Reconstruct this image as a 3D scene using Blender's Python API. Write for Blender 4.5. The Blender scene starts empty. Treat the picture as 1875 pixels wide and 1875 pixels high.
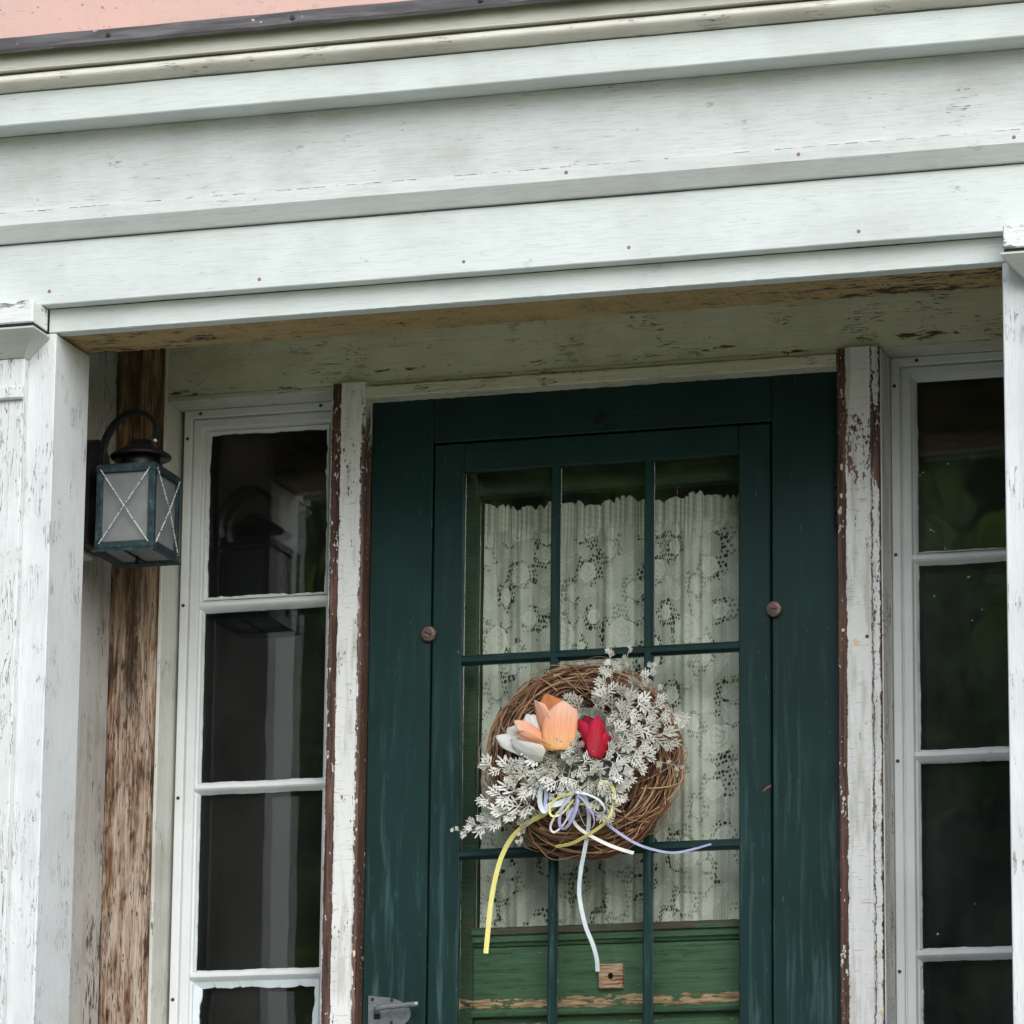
import bpy, bmesh, math, random
import numpy as np
from mathutils import Vector, Matrix

random.seed(7)
rng = np.random.default_rng(11)
scene = bpy.context.scene
col = scene.collection

# ---------------------------------------------------------------- camera
cam = bpy.data.cameras.new('camera')
cam.sensor_fit = 'HORIZONTAL'
cam.sensor_width = 36.0
cam.lens = 166.6                      # a long zoom, from the lawn below the porch
cam.clip_start = 0.1
cam.clip_end = 400
co = bpy.data.objects.new('camera', cam)
col.objects.link(co)
RX = Vector((0.9558708, 0.29362259, 0.00983828))
UX = Vector((0.05852072, -0.22311372, 0.97303422))
WX = Vector((-0.28789988, 0.92951925, 0.2304509))
M = Matrix((RX, UX, -WX)).transposed().to_4x4()
M.translation = Vector((2.41958649, -8.3929209, -0.21870741))
co.matrix_world = M
scene.camera = co

# ---------------------------------------------------------------- sky, sun, exposure (overcast day)
SUN_EL, SUN_AZ = math.radians(35), math.radians(150)      # azimuth clockwise from +Y (the house looks towards -Y)
world = bpy.data.worlds.new('World')
scene.world = world
world.use_nodes = True
wn = world.node_tree
wn.nodes.clear()
sky = wn.nodes.new('ShaderNodeTexSky')
sky.sky_type = 'NISHITA'
sky.sun_disc = False
sky.sun_elevation = SUN_EL
sky.sun_rotation = SUN_AZ
sky.air_density = 1.0
sky.dust_density = 1.0
sky.ozone_density = 1.0
hs = wn.nodes.new('ShaderNodeHueSaturation')
hs.inputs['Saturation'].default_value = 0.58
bg = wn.nodes.new('ShaderNodeBackground')
bg.inputs['Strength'].default_value = 0.12
wo = wn.nodes.new('ShaderNodeOutputWorld')
wn.links.new(sky.outputs[0], hs.inputs['Color'])
wn.links.new(hs.outputs[0], bg.inputs[0])
wn.links.new(bg.outputs[0], wo.inputs[0])

sl = bpy.data.lights.new('sun', 'SUN')
sl.energy = 1.5
sl.angle = math.radians(60)
sl.color = (1.0, 0.99, 0.97)
so = bpy.data.objects.new('sun', sl)
col.objects.link(so)
sd = Vector((math.sin(SUN_AZ) * math.cos(SUN_EL), math.cos(SUN_AZ) * math.cos(SUN_EL), math.sin(SUN_EL)))
so.rotation_euler = sd.to_track_quat('Z', 'Y').to_euler()
so.location = sd * 30

vs = scene.view_settings
vs.view_transform = 'Standard'
vs.look = 'None'
vs.gamma = 1.0
vs.use_curve_mapping = False
vs.exposure = 0.84
scene.cycles.max_bounces = 10
scene.cycles.diffuse_bounces = 5
scene.cycles.transparent_max_bounces = 24
scene.cycles.caustics_reflective = False
scene.cycles.caustics_refractive = False


# ================================================================ materials
class S:
    """small helper round one material's node tree"""
    def __init__(self, name):
        self.m = bpy.data.materials.new(name)
        self.m.use_nodes = True
        self.t = self.m.node_tree
        self.t.nodes.clear()
        self.out = self.n('ShaderNodeOutputMaterial')
        self.P = self.n('ShaderNodeNewGeometry').outputs['Position']

    def n(self, ty):
        return self.t.nodes.new(ty)

    def put(self, sock, v):
        if isinstance(v, bpy.types.NodeSocket):
            self.t.links.new(v, sock)
        elif isinstance(v, tuple) and len(v) == 3 and sock.type == 'RGBA':
            sock.default_value = (*v, 1)
        else:
            sock.default_value = v

    def vec(self, sc, off=(0, 0, 0), src=None):
        a = self.n('ShaderNodeMapping')
        self.put(a.inputs['Vector'], src or self.P)
        a.inputs['Scale'].default_value = sc
        a.inputs['Location'].default_value = off
        return a.outputs[0]

    def noise(self, sc, detail=3, rough=.55, dist=0, off=(0, 0, 0)):
        if not isinstance(sc, tuple):
            sc = (sc, sc, sc)
        a = self.n('ShaderNodeTexNoise')
        self.put(a.inputs['Vector'], self.vec(sc, off))
        a.inputs['Scale'].default_value = 1
        a.inputs['Detail'].default_value = detail
        a.inputs['Roughness'].default_value = rough
        a.inputs['Distortion'].default_value = dist
        return a.outputs[0]

    def voro(self, sc, feature='F1', rnd=1.0):
        if not isinstance(sc, tuple):
            sc = (sc, sc, sc)
        a = self.n('ShaderNodeTexVoronoi')
        a.feature = feature
        self.put(a.inputs['Vector'], self.vec(sc))
        a.inputs['Scale'].default_value = 1
        a.inputs['Randomness'].default_value = rnd
        return a.outputs['Distance']

    def op(self, o, a, b=0.0, c=0.0, clamp=False):
        m = self.n('ShaderNodeMath')
        m.operation = o
        m.use_clamp = clamp
        self.put(m.inputs[0], a)
        self.put(m.inputs[1], b)
        self.put(m.inputs[2], c)
        return m.outputs[0]

    def rng(self, v, a, b, c=0.0, d=1.0):
        m = self.n('ShaderNodeMapRange')
        m.interpolation_type = 'SMOOTHSTEP'
        self.put(m.inputs['Value'], v)
        self.put(m.inputs['From Min'], a)
        self.put(m.inputs['From Max'], b)
        self.put(m.inputs['To Min'], c)
        self.put(m.inputs['To Max'], d)
        return m.outputs[0]

    def lin(self, v, a, b, c=0.0, d=1.0):
        m = self.n('ShaderNodeMapRange')
        self.put(m.inputs['Value'], v)
        self.put(m.inputs['From Min'], a)
        self.put(m.inputs['From Max'], b)
        self.put(m.inputs['To Min'], c)
        self.put(m.inputs['To Max'], d)
        return m.outputs[0]

    def mix(self, f, a, b, mode='MIX'):
        m = self.n('ShaderNodeMix')
        m.data_type = 'RGBA'
        m.blend_type = mode
        self.put(m.inputs[0], f)
        self.put(m.inputs[6], a)
        self.put(m.inputs[7], b)
        return m.outputs[2]

    def xyz(self):
        a = self.n('ShaderNodeSeparateXYZ')
        self.put(a.inputs[0], self.P)
        return a.outputs

    def ramp(self, f, stops):
        r = self.n('ShaderNodeValToRGB')
        e = r.color_ramp.elements
        while len(e) < len(stops):
            e.new(0.5)
        for k, (p, c) in enumerate(stops):
            e[k].position = p
            e[k].color = (*c, 1)
        self.put(r.inputs[0], f)
        return r.outputs[0]

    def attr(self, name):
        a = self.n('ShaderNodeAttribute')
        a.attribute_name = name
        return a

    def bump(self, h, dist=.001, strength=1.0, normal=None):
        b = self.n('ShaderNodeBump')
        b.inputs['Strength'].default_value = strength
        b.inputs['Distance'].default_value = dist
        self.put(b.inputs['Height'], h)
        if normal:
            self.put(b.inputs['Normal'], normal)
        return b.outputs[0]

    def pbr(self, color, rough=.6, normal=None, metal=0.0, spec=.5, **kw):
        p = self.n('ShaderNodeBsdfPrincipled')
        self.put(p.inputs['Base Color'], color)
        self.put(p.inputs['Roughness'], rough)
        self.put(p.inputs['Metallic'], metal)
        self.put(p.inputs['Specular IOR Level'], spec)
        if normal:
            self.put(p.inputs['Normal'], normal)
        for k, v in kw.items():
            self.put(p.inputs[k], v)
        return p.outputs[0]

    def done(self, shader):
        self.t.links.new(shader, self.out.inputs[0])
        return self.m


def grain_scale(axis, along, across):
    return {'x': (along, across, across), 'z': (across, across, along), 'y': (across, along, across)}[axis]


def paint(name, base, axis='x', wood=(.16, .10, .065), peel=None, crack=.5, dirt=.35, dirtcol=(.30, .29, .22),
          rough=.6, zone=None, grain=1.0, gap=(.10, .09, .075), seed=0.0):
    """old brushed oil paint on wood: grain telegraphing through, hairline cracks, worn patches with bare wood"""
    s = S(name)
    o = (seed, seed * 1.7, seed * .6)
    g = s.noise(grain_scale(axis, 20, 340), 3, .6, .4, o)            # fine brush and grain lines
    g2 = s.noise(grain_scale(axis, 2.2, 46), 3, .6, .4, o)           # broad boards' figure
    blotch = s.noise(5.0, 4, .6, 0, o)
    fine = s.noise(55.0, 4, .65, 0, o)
    c = s.mix(s.rng(blotch, .35, .70), base, tuple(b * .90 for b in base))
    c = s.mix(s.op('MULTIPLY', s.rng(g, .47, .66), (.34 * grain)), c, tuple(b * .70 for b in base))
    dash = s.rng(s.noise(grain_scale(axis, 34, 420), 2, .5, .3, (seed + 7, seed, 1)), .70, .745)
    c = s.mix(s.op('MULTIPLY', dash, .55 * grain), c, tuple(b * .45 for b in base))
    dm = s.op('MULTIPLY', s.rng(s.op('ADD', s.op('MULTIPLY', blotch, .6), s.op('MULTIPLY', g2, .4)), .47, .72), dirt)
    c = s.mix(dm, c, dirtcol)
    # hairline cracks along the grain
    cn = s.noise(grain_scale(axis, 9, 95), 3, .6, .8, o)
    line = s.rng(s.op('ABSOLUTE', s.op('SUBTRACT', cn, .5)), .004, .014, 1, 0)
    gate = s.rng(s.noise(14.0, 4, .7, 0, (seed + 3, 1, 2)), .66 - .16 * crack, .74 - .16 * crack)
    cr = s.op('MULTIPLY', s.op('MULTIPLY', line, gate), min(1, crack * 1.5))
    c = s.mix(cr, c, gap)
    height = s.op('ADD', s.op('MULTIPLY', g, .35 * grain), s.op('MULTIPLY', g2, .5))
    height = s.op('SUBTRACT', height, s.op('MULTIPLY', cr, .8))
    height = s.op('ADD', height, s.op('MULTIPLY', fine, .25))
    if peel is not None or zone:
        pn = s.op('ADD', s.op('MULTIPLY', s.noise(grain_scale(axis, 7, 38), 4, .6, .5, o), .55),
                  s.op('MULTIPLY', s.noise(grain_scale(axis, 34, 130), 3, .6, .3, o), .45))
        if zone:
            pn = s.op('ADD', pn, zone(s, pn))
        t = peel if peel is not None else .75
        pm = s.rng(pn, t, t + .022)
        wc = s.mix(s.rng(g, .36, .66), wood, tuple(w * .35 for w in wood))
        wc = s.mix(s.rng(s.noise(grain_scale(axis, 14, 90), 3), .5, .75), wc, tuple(min(1, w * 1.7) for w in wood))
        edge = s.op('MULTIPLY', s.rng(pn, t - .03, t), s.rng(pn, t, t + .02, 1, 0))
        c = s.mix(s.op('MULTIPLY', edge, .35), c, gap)
        c = s.mix(pm, c, wc)
        height = s.op('SUBTRACT', height, s.op('MULTIPLY', pm, 1.2))
    n = s.bump(height, .0013, .9)
    return s.done(s.pbr(c, rough, n, spec=.35))


def zbox(s, ax, a, b, fa, amt):
    """soft interval on one world axis: 1 inside [a,b] fading over fa, times amt"""
    v = s.xyz()['XYZ'.index(ax)]
    return s.op('MULTIPLY', s.op('MULTIPLY', s.rng(v, a - fa, a), s.rng(v, b, b + fa, 1, 0)), amt)


WHITE = (.68, .735, .715)
GREY = (.63, .66, .64)
m_white = paint('white_board_paint', WHITE, 'x', crack=.28, dirt=.12, peel=.735)
m_frieze = paint('frieze_paint', (.63, .66, .65), 'x', crack=.45, dirt=.28, peel=.745, seed=2, grain=1.3)
m_cham = paint('architrave_moulding_paint', (.67, .70, .69), 'x', crack=.3, dirt=.22, seed=4, peel=.74)
m_cream = paint('cream_moulding_paint', (.62, .625, .545), 'x', crack=.3, dirt=.35, seed=5)
m_torus = paint('worn_moulding_paint', (.72, .70, .62), 'x', crack=.8, dirt=.6, dirtcol=(.46, .40, .36), seed=6, peel=.69, grain=1.3, wood=(.35, .28, .24))
m_pil = paint('crazed_white_paint', (.74, .77, .765), 'z', crack=1.5, dirt=.06, peel=.675, wood=(.36, .35, .33), seed=8, gap=(.16, .15, .14))
m_pier = paint('white_pier_paint', (.71, .74, .745), 'z', crack=.8, dirt=.10, seed=9, gap=(.2, .19, .18), peel=.74)
m_cap = paint('chipped_capital_paint', (.80, .83, .81), 'x', crack=.8, dirt=.12, peel=.590, wood=(.30, .30, .28), seed=10,
              zone=lambda s, p: zbox(s, 'Y', -.70, -.670, .001, .02))
m_cove = paint('grey_capital_paint', (.60, .63, .59), 'x', crack=.5, dirt=.3, seed=12, peel=.73)
m_lintel = paint('olive_lintel_paint', (.70, .69, .53), 'x', wood=(.13, .10, .06), crack=.85, dirt=.5, dirtcol=(.36, .33, .23), seed=13, gap=(.11, .10, .06), peel=.70,
                 zone=lambda s, p: s.op('ADD', zbox(s, 'Z', 2.126, 2.150, .014, .095), zbox(s, 'X', -.9, -.55, .05, .015)))
m_head = paint('door_head_paint', (.66, .645, .51), 'x', wood=(.14, .10, .06), crack=1.1, dirt=.6, dirtcol=(.27, .25, .16), seed=15, peel=.645)
m_soffit = paint('tan_soffit_paint', (.44, .32, .15), 'x', wood=(.05, .035, .022), crack=1.3, dirt=.45, dirtcol=(.20, .13, .06), seed=17, gap=(.03, .02, .012), peel=.615,
                 zone=lambda s, p: s.op('ADD', zbox(s, 'X', .62, 1.0, .15, .09), zbox(s, 'X', -1.0, -.62, .10, .06)))
m_casing = paint('casing_paint', (.66, .66, .60), 'z', wood=(.22, .17, .12), crack=.7, dirt=.5, seed=19, peel=.76)
m_casing_x = paint('casing_head_paint', (.62, .62, .53), 'x', wood=(.22, .17, .12), crack=.9, dirt=.5, seed=20, peel=.74)
m_side = paint('stained_side_panel_paint', (.52, .51, .475), 'z', wood=(.15, .12, .10), crack=1.0, dirt=.75, dirtcol=(.27, .235, .20), seed=21, peel=.66,
               zone=lambda s, p: s.op('ADD', zbox(s, 'Y', -.075, -.02, .05, .07), zbox(s, 'Z', -.1, 1.05, .25, .05)))
m_frame = paint('window_frame_paint', (.76, .79, .79), 'z', crack=.12, dirt=.15, dirtcol=(.45, .45, .38), seed=23, grain=.4, rough=.45)
m_putty = paint('putty_paint', (.74, .78, .78), 'x', crack=.3, dirt=.25, seed=24, grain=.3)
m_puttyb = paint('bluish_putty_paint', (.68, .76, .79), 'x', crack=.3, dirt=.2, seed=25, grain=.3)


def post_material(name, bands, ragged, topwear, seed, topx=None):
    """brown stained post; the white paint survives in vertical bands (x0, x1)"""
    s = S(name)
    x, y, z = s.xyz()
    o = (seed, seed, seed)
    wob = s.op('MULTIPLY', s.op('SUBTRACT', s.noise((20, 20, 30), 4, .7, 0, o), .5), ragged)
    wob2 = s.op('MULTIPLY', s.op('SUBTRACT', s.noise((300, 300, 160), 2, .6, 0, o), .5), ragged * .55)
    xx = s.op('ADD', x, s.op('ADD', wob, wob2))
    top = s.rng(s.op('ADD', z, s.op('MULTIPLY', s.noise((60, 60, 8), 3, .6, 0, o), .35)), 2.20, 2.26)
    m = None
    for a, b in bands:
        k = s.op('MULTIPLY', s.rng(xx, a - .0008, a + .0008), s.rng(xx, b - .0008, b + .0008, 1, 0))
        m = k if m is None else s.op('MAXIMUM', m, k)
    # flecks of old paint on the brown
    fn = s.op('ADD', s.op('MULTIPLY', s.noise((170, 170, 80), 3, .6, 0, o), .65), s.op('MULTIPLY', s.noise((34, 34, 10), 3, .6, 0, o), .35))
    fl = s.rng(s.op('ADD', fn, s.rng(z, 1.35, 2.12, 0, .045)), .615, .635)
    m = s.op('MAXIMUM', m, fl)
    if topx:
        m = s.op('MAXIMUM', m, s.op('MULTIPLY', top, s.rng(x, topx - .001, topx)))
    # worn patches in the white
    wn_ = s.op('ADD', s.op('MULTIPLY', s.noise((70, 70, 11), 4, .6, .4, o), .6), s.op('MULTIPLY', s.noise((230, 230, 120), 3, .6, 0, o), .4))
    wear = s.op('ADD', wn_, topwear(s))
    m = s.op('MULTIPLY', m, s.rng(wear, .595, .62, 1, 0))
    g = s.noise((240, 240, 7), 4, .6, .3, o)
    horiz = s.noise((40, 40, 330), 3, .6, .4, o)
    white = s.mix(s.rng(s.noise((60, 60, 8), 3), .45, .7), (.74, .755, .745), (.54, .54, .50))
    white = s.mix(s.op('MULTIPLY', s.rng(horiz, .60, .68), .45), white, (.25, .21, .17))
    brown = s.mix(s.rng(g, .40, .62), (.135, .070, .050), (.045, .025, .020))
    brown = s.mix(s.rng(s.noise((50, 50, 5), 3, .6, 0, (seed + 5, 0, 0)), .52, .7), brown, (.21, .135, .105))
    yel = s.rng(s.noise((45, 45, 22), 2, .5, 0, (seed + 9, 2, 1)), .70, .72)
    white = s.mix(yel, white, (.72, .60, .30))
    c = s.mix(m, brown, white)
    h = s.op('ADD', s.op('MULTIPLY', m, 1.3), s.op('ADD', s.op('MULTIPLY', g, .6), s.op('MULTIPLY', horiz, .25)))
    return s.done(s.pbr(c, s.lin(m, 0, 1, .5, .65), s.bump(h, .0011, .8), spec=.35))


m_post_l = post_material('worn_brown_post_paint', [(-.514, -.4722), (-.60, -.5335)], .0120,
                         lambda s: s.op('ADD', zbox(s, 'Z', 1.85, 2.06, .06, .03), -.02), 31, -.4735)
m_post_r = post_material('peeling_white_post_paint', [(.4815, .5295), (.5315, .5435)], .0125,
                         lambda s: s.op('ADD', s.op('ADD', zbox(s, 'Z', 1.88, 1.99, .04, .10), zbox(s, 'Z', 1.80, 2.08, .03, .035)),
                                        s.op('ADD', zbox(s, 'X', .530, .56, .002, .06), -.045)), 37)
m_return = post_material('flecked_grey_return_paint', [(.2, .9)], .01, lambda s: s.op('ADD', zbox(s, 'Z', .2, 1.62, .10, .05), -.03), 41)


def bare_wood():
    s = S('weathered_bare_wood')
    x, y, z = s.xyz()
    n = s.noise((110, 110, 6), 5, .70, 1.0)
    n2 = s.noise((30, 30, 7.5), 4, .65, .9, (4, 1, 2))
    v = s.op('ADD', s.op('MULTIPLY', n, .55), s.op('MULTIPLY', n2, .45))
    v = s.op('SUBTRACT', v, s.op('MULTIPLY', s.rng(s.op('ABSOLUTE', s.op('ADD', x, .932)), .030, .052), .065))
    c = s.ramp(v, [(.36, (.05, .032, .024)), (.43, (.19, .11, .07)), (.475, (.36, .26, .19)), (.55, (.50, .40, .315)), (.68, (.60, .53, .46))])
    orange = s.op('MULTIPLY', s.rng(s.noise((60, 60, 3), 3, .6, .3, (8, 8, 8)), .55, .68), s.rng(x, -.965, -.935, .9, .25))
    c = s.mix(orange, c, (.27, .125, .05))
    spk = s.rng(s.noise((190, 190, 24), 3, .6, .3, (2, 2, 2)), .60, .66)
    c = s.mix(s.op('MULTIPLY', spk, .85), c, (.035, .028, .022))
    pat = s.rng(s.noise((22, 22, 7), 4, .65, .3, (12, 2, 5)), .60, .70)
    c = s.mix(s.op('MULTIPLY', pat, .6), c, (.07, .055, .045))
    run = s.op('MULTIPLY', s.rng(s.op('ABSOLUTE', s.op('ADD', s.op('ADD', x, .942), s.op('MULTIPLY', s.op('SUBTRACT', s.noise((14, 14, 14), 3), .5), .05))), .006, .022, 1, 0), zbox(s, 'Z', 1.60, 2.3, .16, .9))
    c = s.mix(run, c, (.030, .020, .014))
    up = zbox(s, 'Z', 1.78, 2.4, .25, .65)
    c = s.mix(up, c, s.mix(s.rng(n, .42, .6), (.10, .055, .028), (.30, .19, .095)))
    chk = s.rng(s.op('ABSOLUTE', s.op('SUBTRACT', s.noise((120, 120, 5), 3, .6, .5, (5, 9, 3)), .5)), .005, .022, 1, 0)
    c = s.mix(s.op('MULTIPLY', chk, s.rng(s.noise((18, 18, 4), 2, .5, 0, (3, 3, 9)), .48, .60, 0, .8)), c, (.04, .028, .02))
    h = s.op('SUBTRACT', s.op('SUBTRACT', v, s.op('MULTIPLY', spk, .3)), s.op('MULTIPLY', chk, .3))
    return s.done(s.pbr(c, .8, s.bump(h, .006, .9), spec=.2))


m_wood = bare_wood()


def green_door(name, base, worn, axis, seed, wornz=None, rough=.42):
    s = S(name)
    o = (seed, seed, seed)
    g = s.noise(grain_scale(axis, 5, 210), 4, .65, .3, o)
    st = s.noise(grain_scale(axis, 4, 60), 4, .65, .5, o)
    c = s.mix(s.rng(s.noise(4, 4, .6, 0, o), .35, .7), base, tuple(b * .72 for b in base))
    wm = s.op('MULTIPLY', s.rng(st, .50, .72), .8)
    if wornz:
        wm = s.op('MULTIPLY', wm, s.rng(s.xyz()[2], wornz[0], wornz[1], 1, .12))
    c = s.mix(wm, c, worn)
    sc = s.rng(s.noise(grain_scale(axis, 26, 300), 2, .5, 0, o), .70, .75)
    c = s.mix(s.op('MULTIPLY', sc, .4), c, tuple(min(1, w * 2.4) for w in worn))
    dot = s.rng(s.noise(75, 2, .5, 0, o), .765, .785)
    c = s.mix(s.op('MULTIPLY', dot, .6), c, (.35, .38, .36))
    h = s.op('ADD', s.op('MULTIPLY', g, .6), s.op('MULTIPLY', st, .5))
    return s.done(s.pbr(c, s.lin(wm, 0, 1, rough, .62), s.bump(h, .0006, .5), spec=.28))


m_storm = green_door('storm_door_green_paint', (.0075, .033, .030), (.040, .098, .092), 'z', 51, (1.05, 1.75))
m_storm_x = green_door('storm_rail_green_paint', (.0075, .032, .029), (.028, .076, .072), 'x', 53, (1.05, 1.75))


def inner_green(name, k):
    s = S(name)
    x, y, z = s.xyz()
    g = s.noise((7, 100, 240), 4, .65, .5)
    wav = s.noise((14, 40, 110), 3, .6, 1.0, (3, 3, 3))
    c = s.mix(s.rng(g, .40, .66), tuple(k * q for q in (.084, .182, .092)), tuple(k * q for q in (.052, .125, .064)))
    c = s.mix(s.op('MULTIPLY', s.rng(wav, .57, .64), .6), c, (.022, .065, .03))
    hi = s.rng(s.noise((45, 100, 160), 3, .6, 0, (6, 6, 6)), .70, .74)
    c = s.mix(s.op('MULTIPLY', hi, .6), c, (.45, .40, .27))
    # the long strip along the foot of the lock rail where the paint is gone, and chips on the ledges
    pn = s.op('ADD', s.op('MULTIPLY', s.noise((16, 40, 60), 4, .65, .5, (1, 2, 3)), .6), s.op('MULTIPLY', s.noise((60, 60, 190), 3, .6, .3), .4))
    zone = s.op('ADD', zbox(s, 'Z', .926, .940, .010, .22), zbox(s, 'X', -.13, .26, .10, .04))
    zone = s.op('ADD', zone, zbox(s, 'Z', .880, .896, .004, .10))
    pm = s.rng(s.op('ADD', pn, zone), .71, .73)
    wood = s.ramp(s.noise((20, 60, 210), 4, .6, .4), [(.35, (.16, .09, .045)), (.48, (.48, .31, .16)), (.60, (.66, .50, .32)), (.7, (.72, .64, .50))])
    c = s.mix(pm, c, wood)
    br = s.op('MULTIPLY', zbox(s, 'Z', 1.062, 1.09, .003, 1.0), s.rng(s.noise((9, 9, 120), 3), .38, .55))
    c = s.mix(br, c, (.095, .075, .055))
    h = s.op('ADD', s.op('MULTIPLY', g, .5), s.op('SUBTRACT', s.op('MULTIPLY', wav, .9), s.op('MULTIPLY', pm, 1.0)))
    return s.done(s.pbr(c, .55, s.bump(h, .0022, .8), spec=.35))


m_inner = inner_green('inner_door_green_paint', 1.0)
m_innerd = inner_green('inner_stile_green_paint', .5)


def block_wood():
    s = S('bare_pine_block')
    n = s.noise((30, 60, 330), 4, .6, .4)
    c = s.ramp(n, [(.36, (.20, .08, .04)), (.46, (.52, .29, .16)), (.56, (.66, .46, .32)), (.68, (.74, .60, .48))])
    return s.done(s.pbr(c, .75, s.bump(n, .002, .8)))


m_block = block_wood()


def flat(name, c, rough=.6, var=.25, sc=60, metal=0.0, spec=.5, bump=.0004):
    s = S(name)
    n = s.noise(sc, 4, .6)
    k = s.mix(s.rng(n, .35, .68), c, tuple(v * (1 - var) for v in c))
    return s.done(s.pbr(k, rough, s.bump(n, bump, .6), metal, spec))


m_black = flat('dark_gap', (.012, .012, .011), .9)
m_crack = flat('open_seam', (.34, .33, .30), .9)
m_knob = flat('rusty_bronze', (.20, .135, .115), .5, .5, 220, .55)
m_iron = flat('black_iron', (.018, .021, .022), .45, .4, 160, .3)
m_rust = flat('rust_spot', (.42, .24, .12), .8, .6, 300)
m_screw = flat('dark_screw', (.07, .07, .065), .5, .5, 300, .5)
m_plate = flat('grey_latch_metal', (.30, .33, .34), .38, .3, 140, .6)
m_cream_fleck = flat('cream_paint_fleck', (.74, .66, .44), .6)
m_white_fleck = flat('white_paint_fleck', (.50, .54, .52), .6)
m_chip = flat('red_primer_chip', (.22, .09, .05), .7)
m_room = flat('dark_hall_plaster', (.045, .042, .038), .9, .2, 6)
m_stone = flat('granite', (.43, .43, .40), .8, .4, 45, 0, .4, .003)


def pink():
    s = S('pink_wall_paint')
    n = s.noise((4, 4, 5), 4, .6)
    c = s.mix(s.rng(n, .35, .7), (.76, .47, .40), (.68, .46, .40))
    g = s.noise((40, 6, 40), 5, .7, .3)
    c = s.mix(s.op('MULTIPLY', s.rng(g, .56, .72), .4), c, (.45, .31, .27))
    sp = s.rng(s.noise((55, 55, 80), 3, .6, .3, (3, 3, 3)), .66, .71)
    c = s.mix(s.op('MULTIPLY', sp, .75), c, (.20, .155, .14))
    return s.done(s.pbr(c, .75, s.bump(s.op('ADD', n, g), .002, .6)))


m_pink = pink()


def copper():
    s = S('weathered_copper')
    n = s.noise((6, 30, 60), 4, .65, .3)
    c = s.mix(s.rng(n, .38, .66), (.085, .075, .078), (.165, .155, .158))
    v = s.rng(s.noise((9, 60, 40), 4, .7, 0, (2, 2, 2)), .60, .70)
    v = s.op('MULTIPLY', v, s.rng(s.xyz()[2], 2.606, 2.622, 1, 0))
    c = s.mix(s.op('MULTIPLY', v, .7), c, (.22, .33, .30))
    d = s.rng(s.noise((70, 60, 70), 2), .735, .75)
    c = s.mix(d, c, (.5, .48, .44))
    return s.done(s.pbr(c, .5, s.bump(n, .001, .5), .35))


m_copper = copper()


def verdigris():
    s = S('verdigris_lantern_metal')
    n = s.noise(75, 5, .7, .4)
    n2 = s.noise(22, 3, .6, 0, (4, 4, 4))
    v = s.op('ADD', s.op('MULTIPLY', n, .6), s.op('MULTIPLY', n2, .4))
    c = s.ramp(v, [(.42, (.010, .020, .026)), (.54, (.020, .050, .056)), (.64, (.055, .125, .12)), (.74, (.20, .32, .29))])
    return s.done(s.pbr(c, .6, s.bump(n, .001, .6), .15))


m_verd = verdigris()
m_capm = flat('dark_lantern_cap', (.016, .015, .016), .45, .5, 60, .4)


def wire():
    s = S('flaking_white_wire_paint')
    n = s.rng(s.noise(230, 3, .6), .40, .48)
    return s.done(s.pbr(s.mix(n, (.05, .075, .075), (.62, .66, .62)), .6))


m_wire = wire()


def lantern_glass():
    s = S('dusty_lantern_glass')
    n = s.noise(30, 4, .6)
    d = s.pbr(s.mix(s.rng(n, .3, .7), (.48, .50, .50), (.38, .40, .40)), .35, spec=.5)
    t = s.n('ShaderNodeBsdfTranslucent')
    t.inputs[0].default_value = (.62, .65, .65, 1)
    tr = s.n('ShaderNodeBsdfTransparent')
    tr.inputs[0].default_value = (.8, .82, .82, 1)
    a = s.n('ShaderNodeMixShader')
    a.inputs[0].default_value = .45
    s.t.links.new(d, a.inputs[1])
    s.t.links.new(t.outputs[0], a.inputs[2])
    b = s.n('ShaderNodeMixShader')
    b.inputs[0].default_value = .25
    s.t.links.new(a.outputs[0], b.inputs[1])
    s.t.links.new(tr.outputs[0], b.inputs[2])
    return s.done(b.outputs[0])


m_lglass = lantern_glass()


def glass(name, wave=.12, dust=.015, tint=(.982, .99, .985), ior=1.52):
    s = S(name)
    tr = s.n('ShaderNodeBsdfTransparent')
    tr.inputs[0].default_value = (*tint, 1)
    gl = s.n('ShaderNodeBsdfGlossy')
    gl.inputs['Roughness'].default_value = .015
    nb = s.bump(s.noise((7, 7, 5), 2, .5), .02, wave)
    s.put(gl.inputs['Normal'], nb)
    fr = s.n('ShaderNodeFresnel')
    fr.inputs[0].default_value = ior
    a = s.n('ShaderNodeMixShader')
    s.t.links.new(fr.outputs[0], a.inputs[0])
    s.t.links.new(tr.outputs[0], a.inputs[1])
    s.t.links.new(gl.outputs[0], a.inputs[2])
    df = s.n('ShaderNodeBsdfDiffuse')
    df.inputs[0].default_value = (.6, .66, .65, 1)
    b = s.n('ShaderNodeMixShader')
    s.put(b.inputs[0], s.lin(s.noise((9, 9, 4), 4, .7), .35, .7, dust * .3, dust * 1.6))
    s.t.links.new(a.outputs[0], b.inputs[1])
    s.t.links.new(df.outputs[0], b.inputs[2])
    return s.done(b.outputs[0])


m_glass = glass('window_glass', .02, .006)
m_glass_r = glass('dusty_window_glass', .025, .017)
m_glass_d = glass('storm_door_glass', .015, .004, ior=1.40)
m_glass_i = glass('inner_door_glass', .01, .003, ior=1.2)


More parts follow.
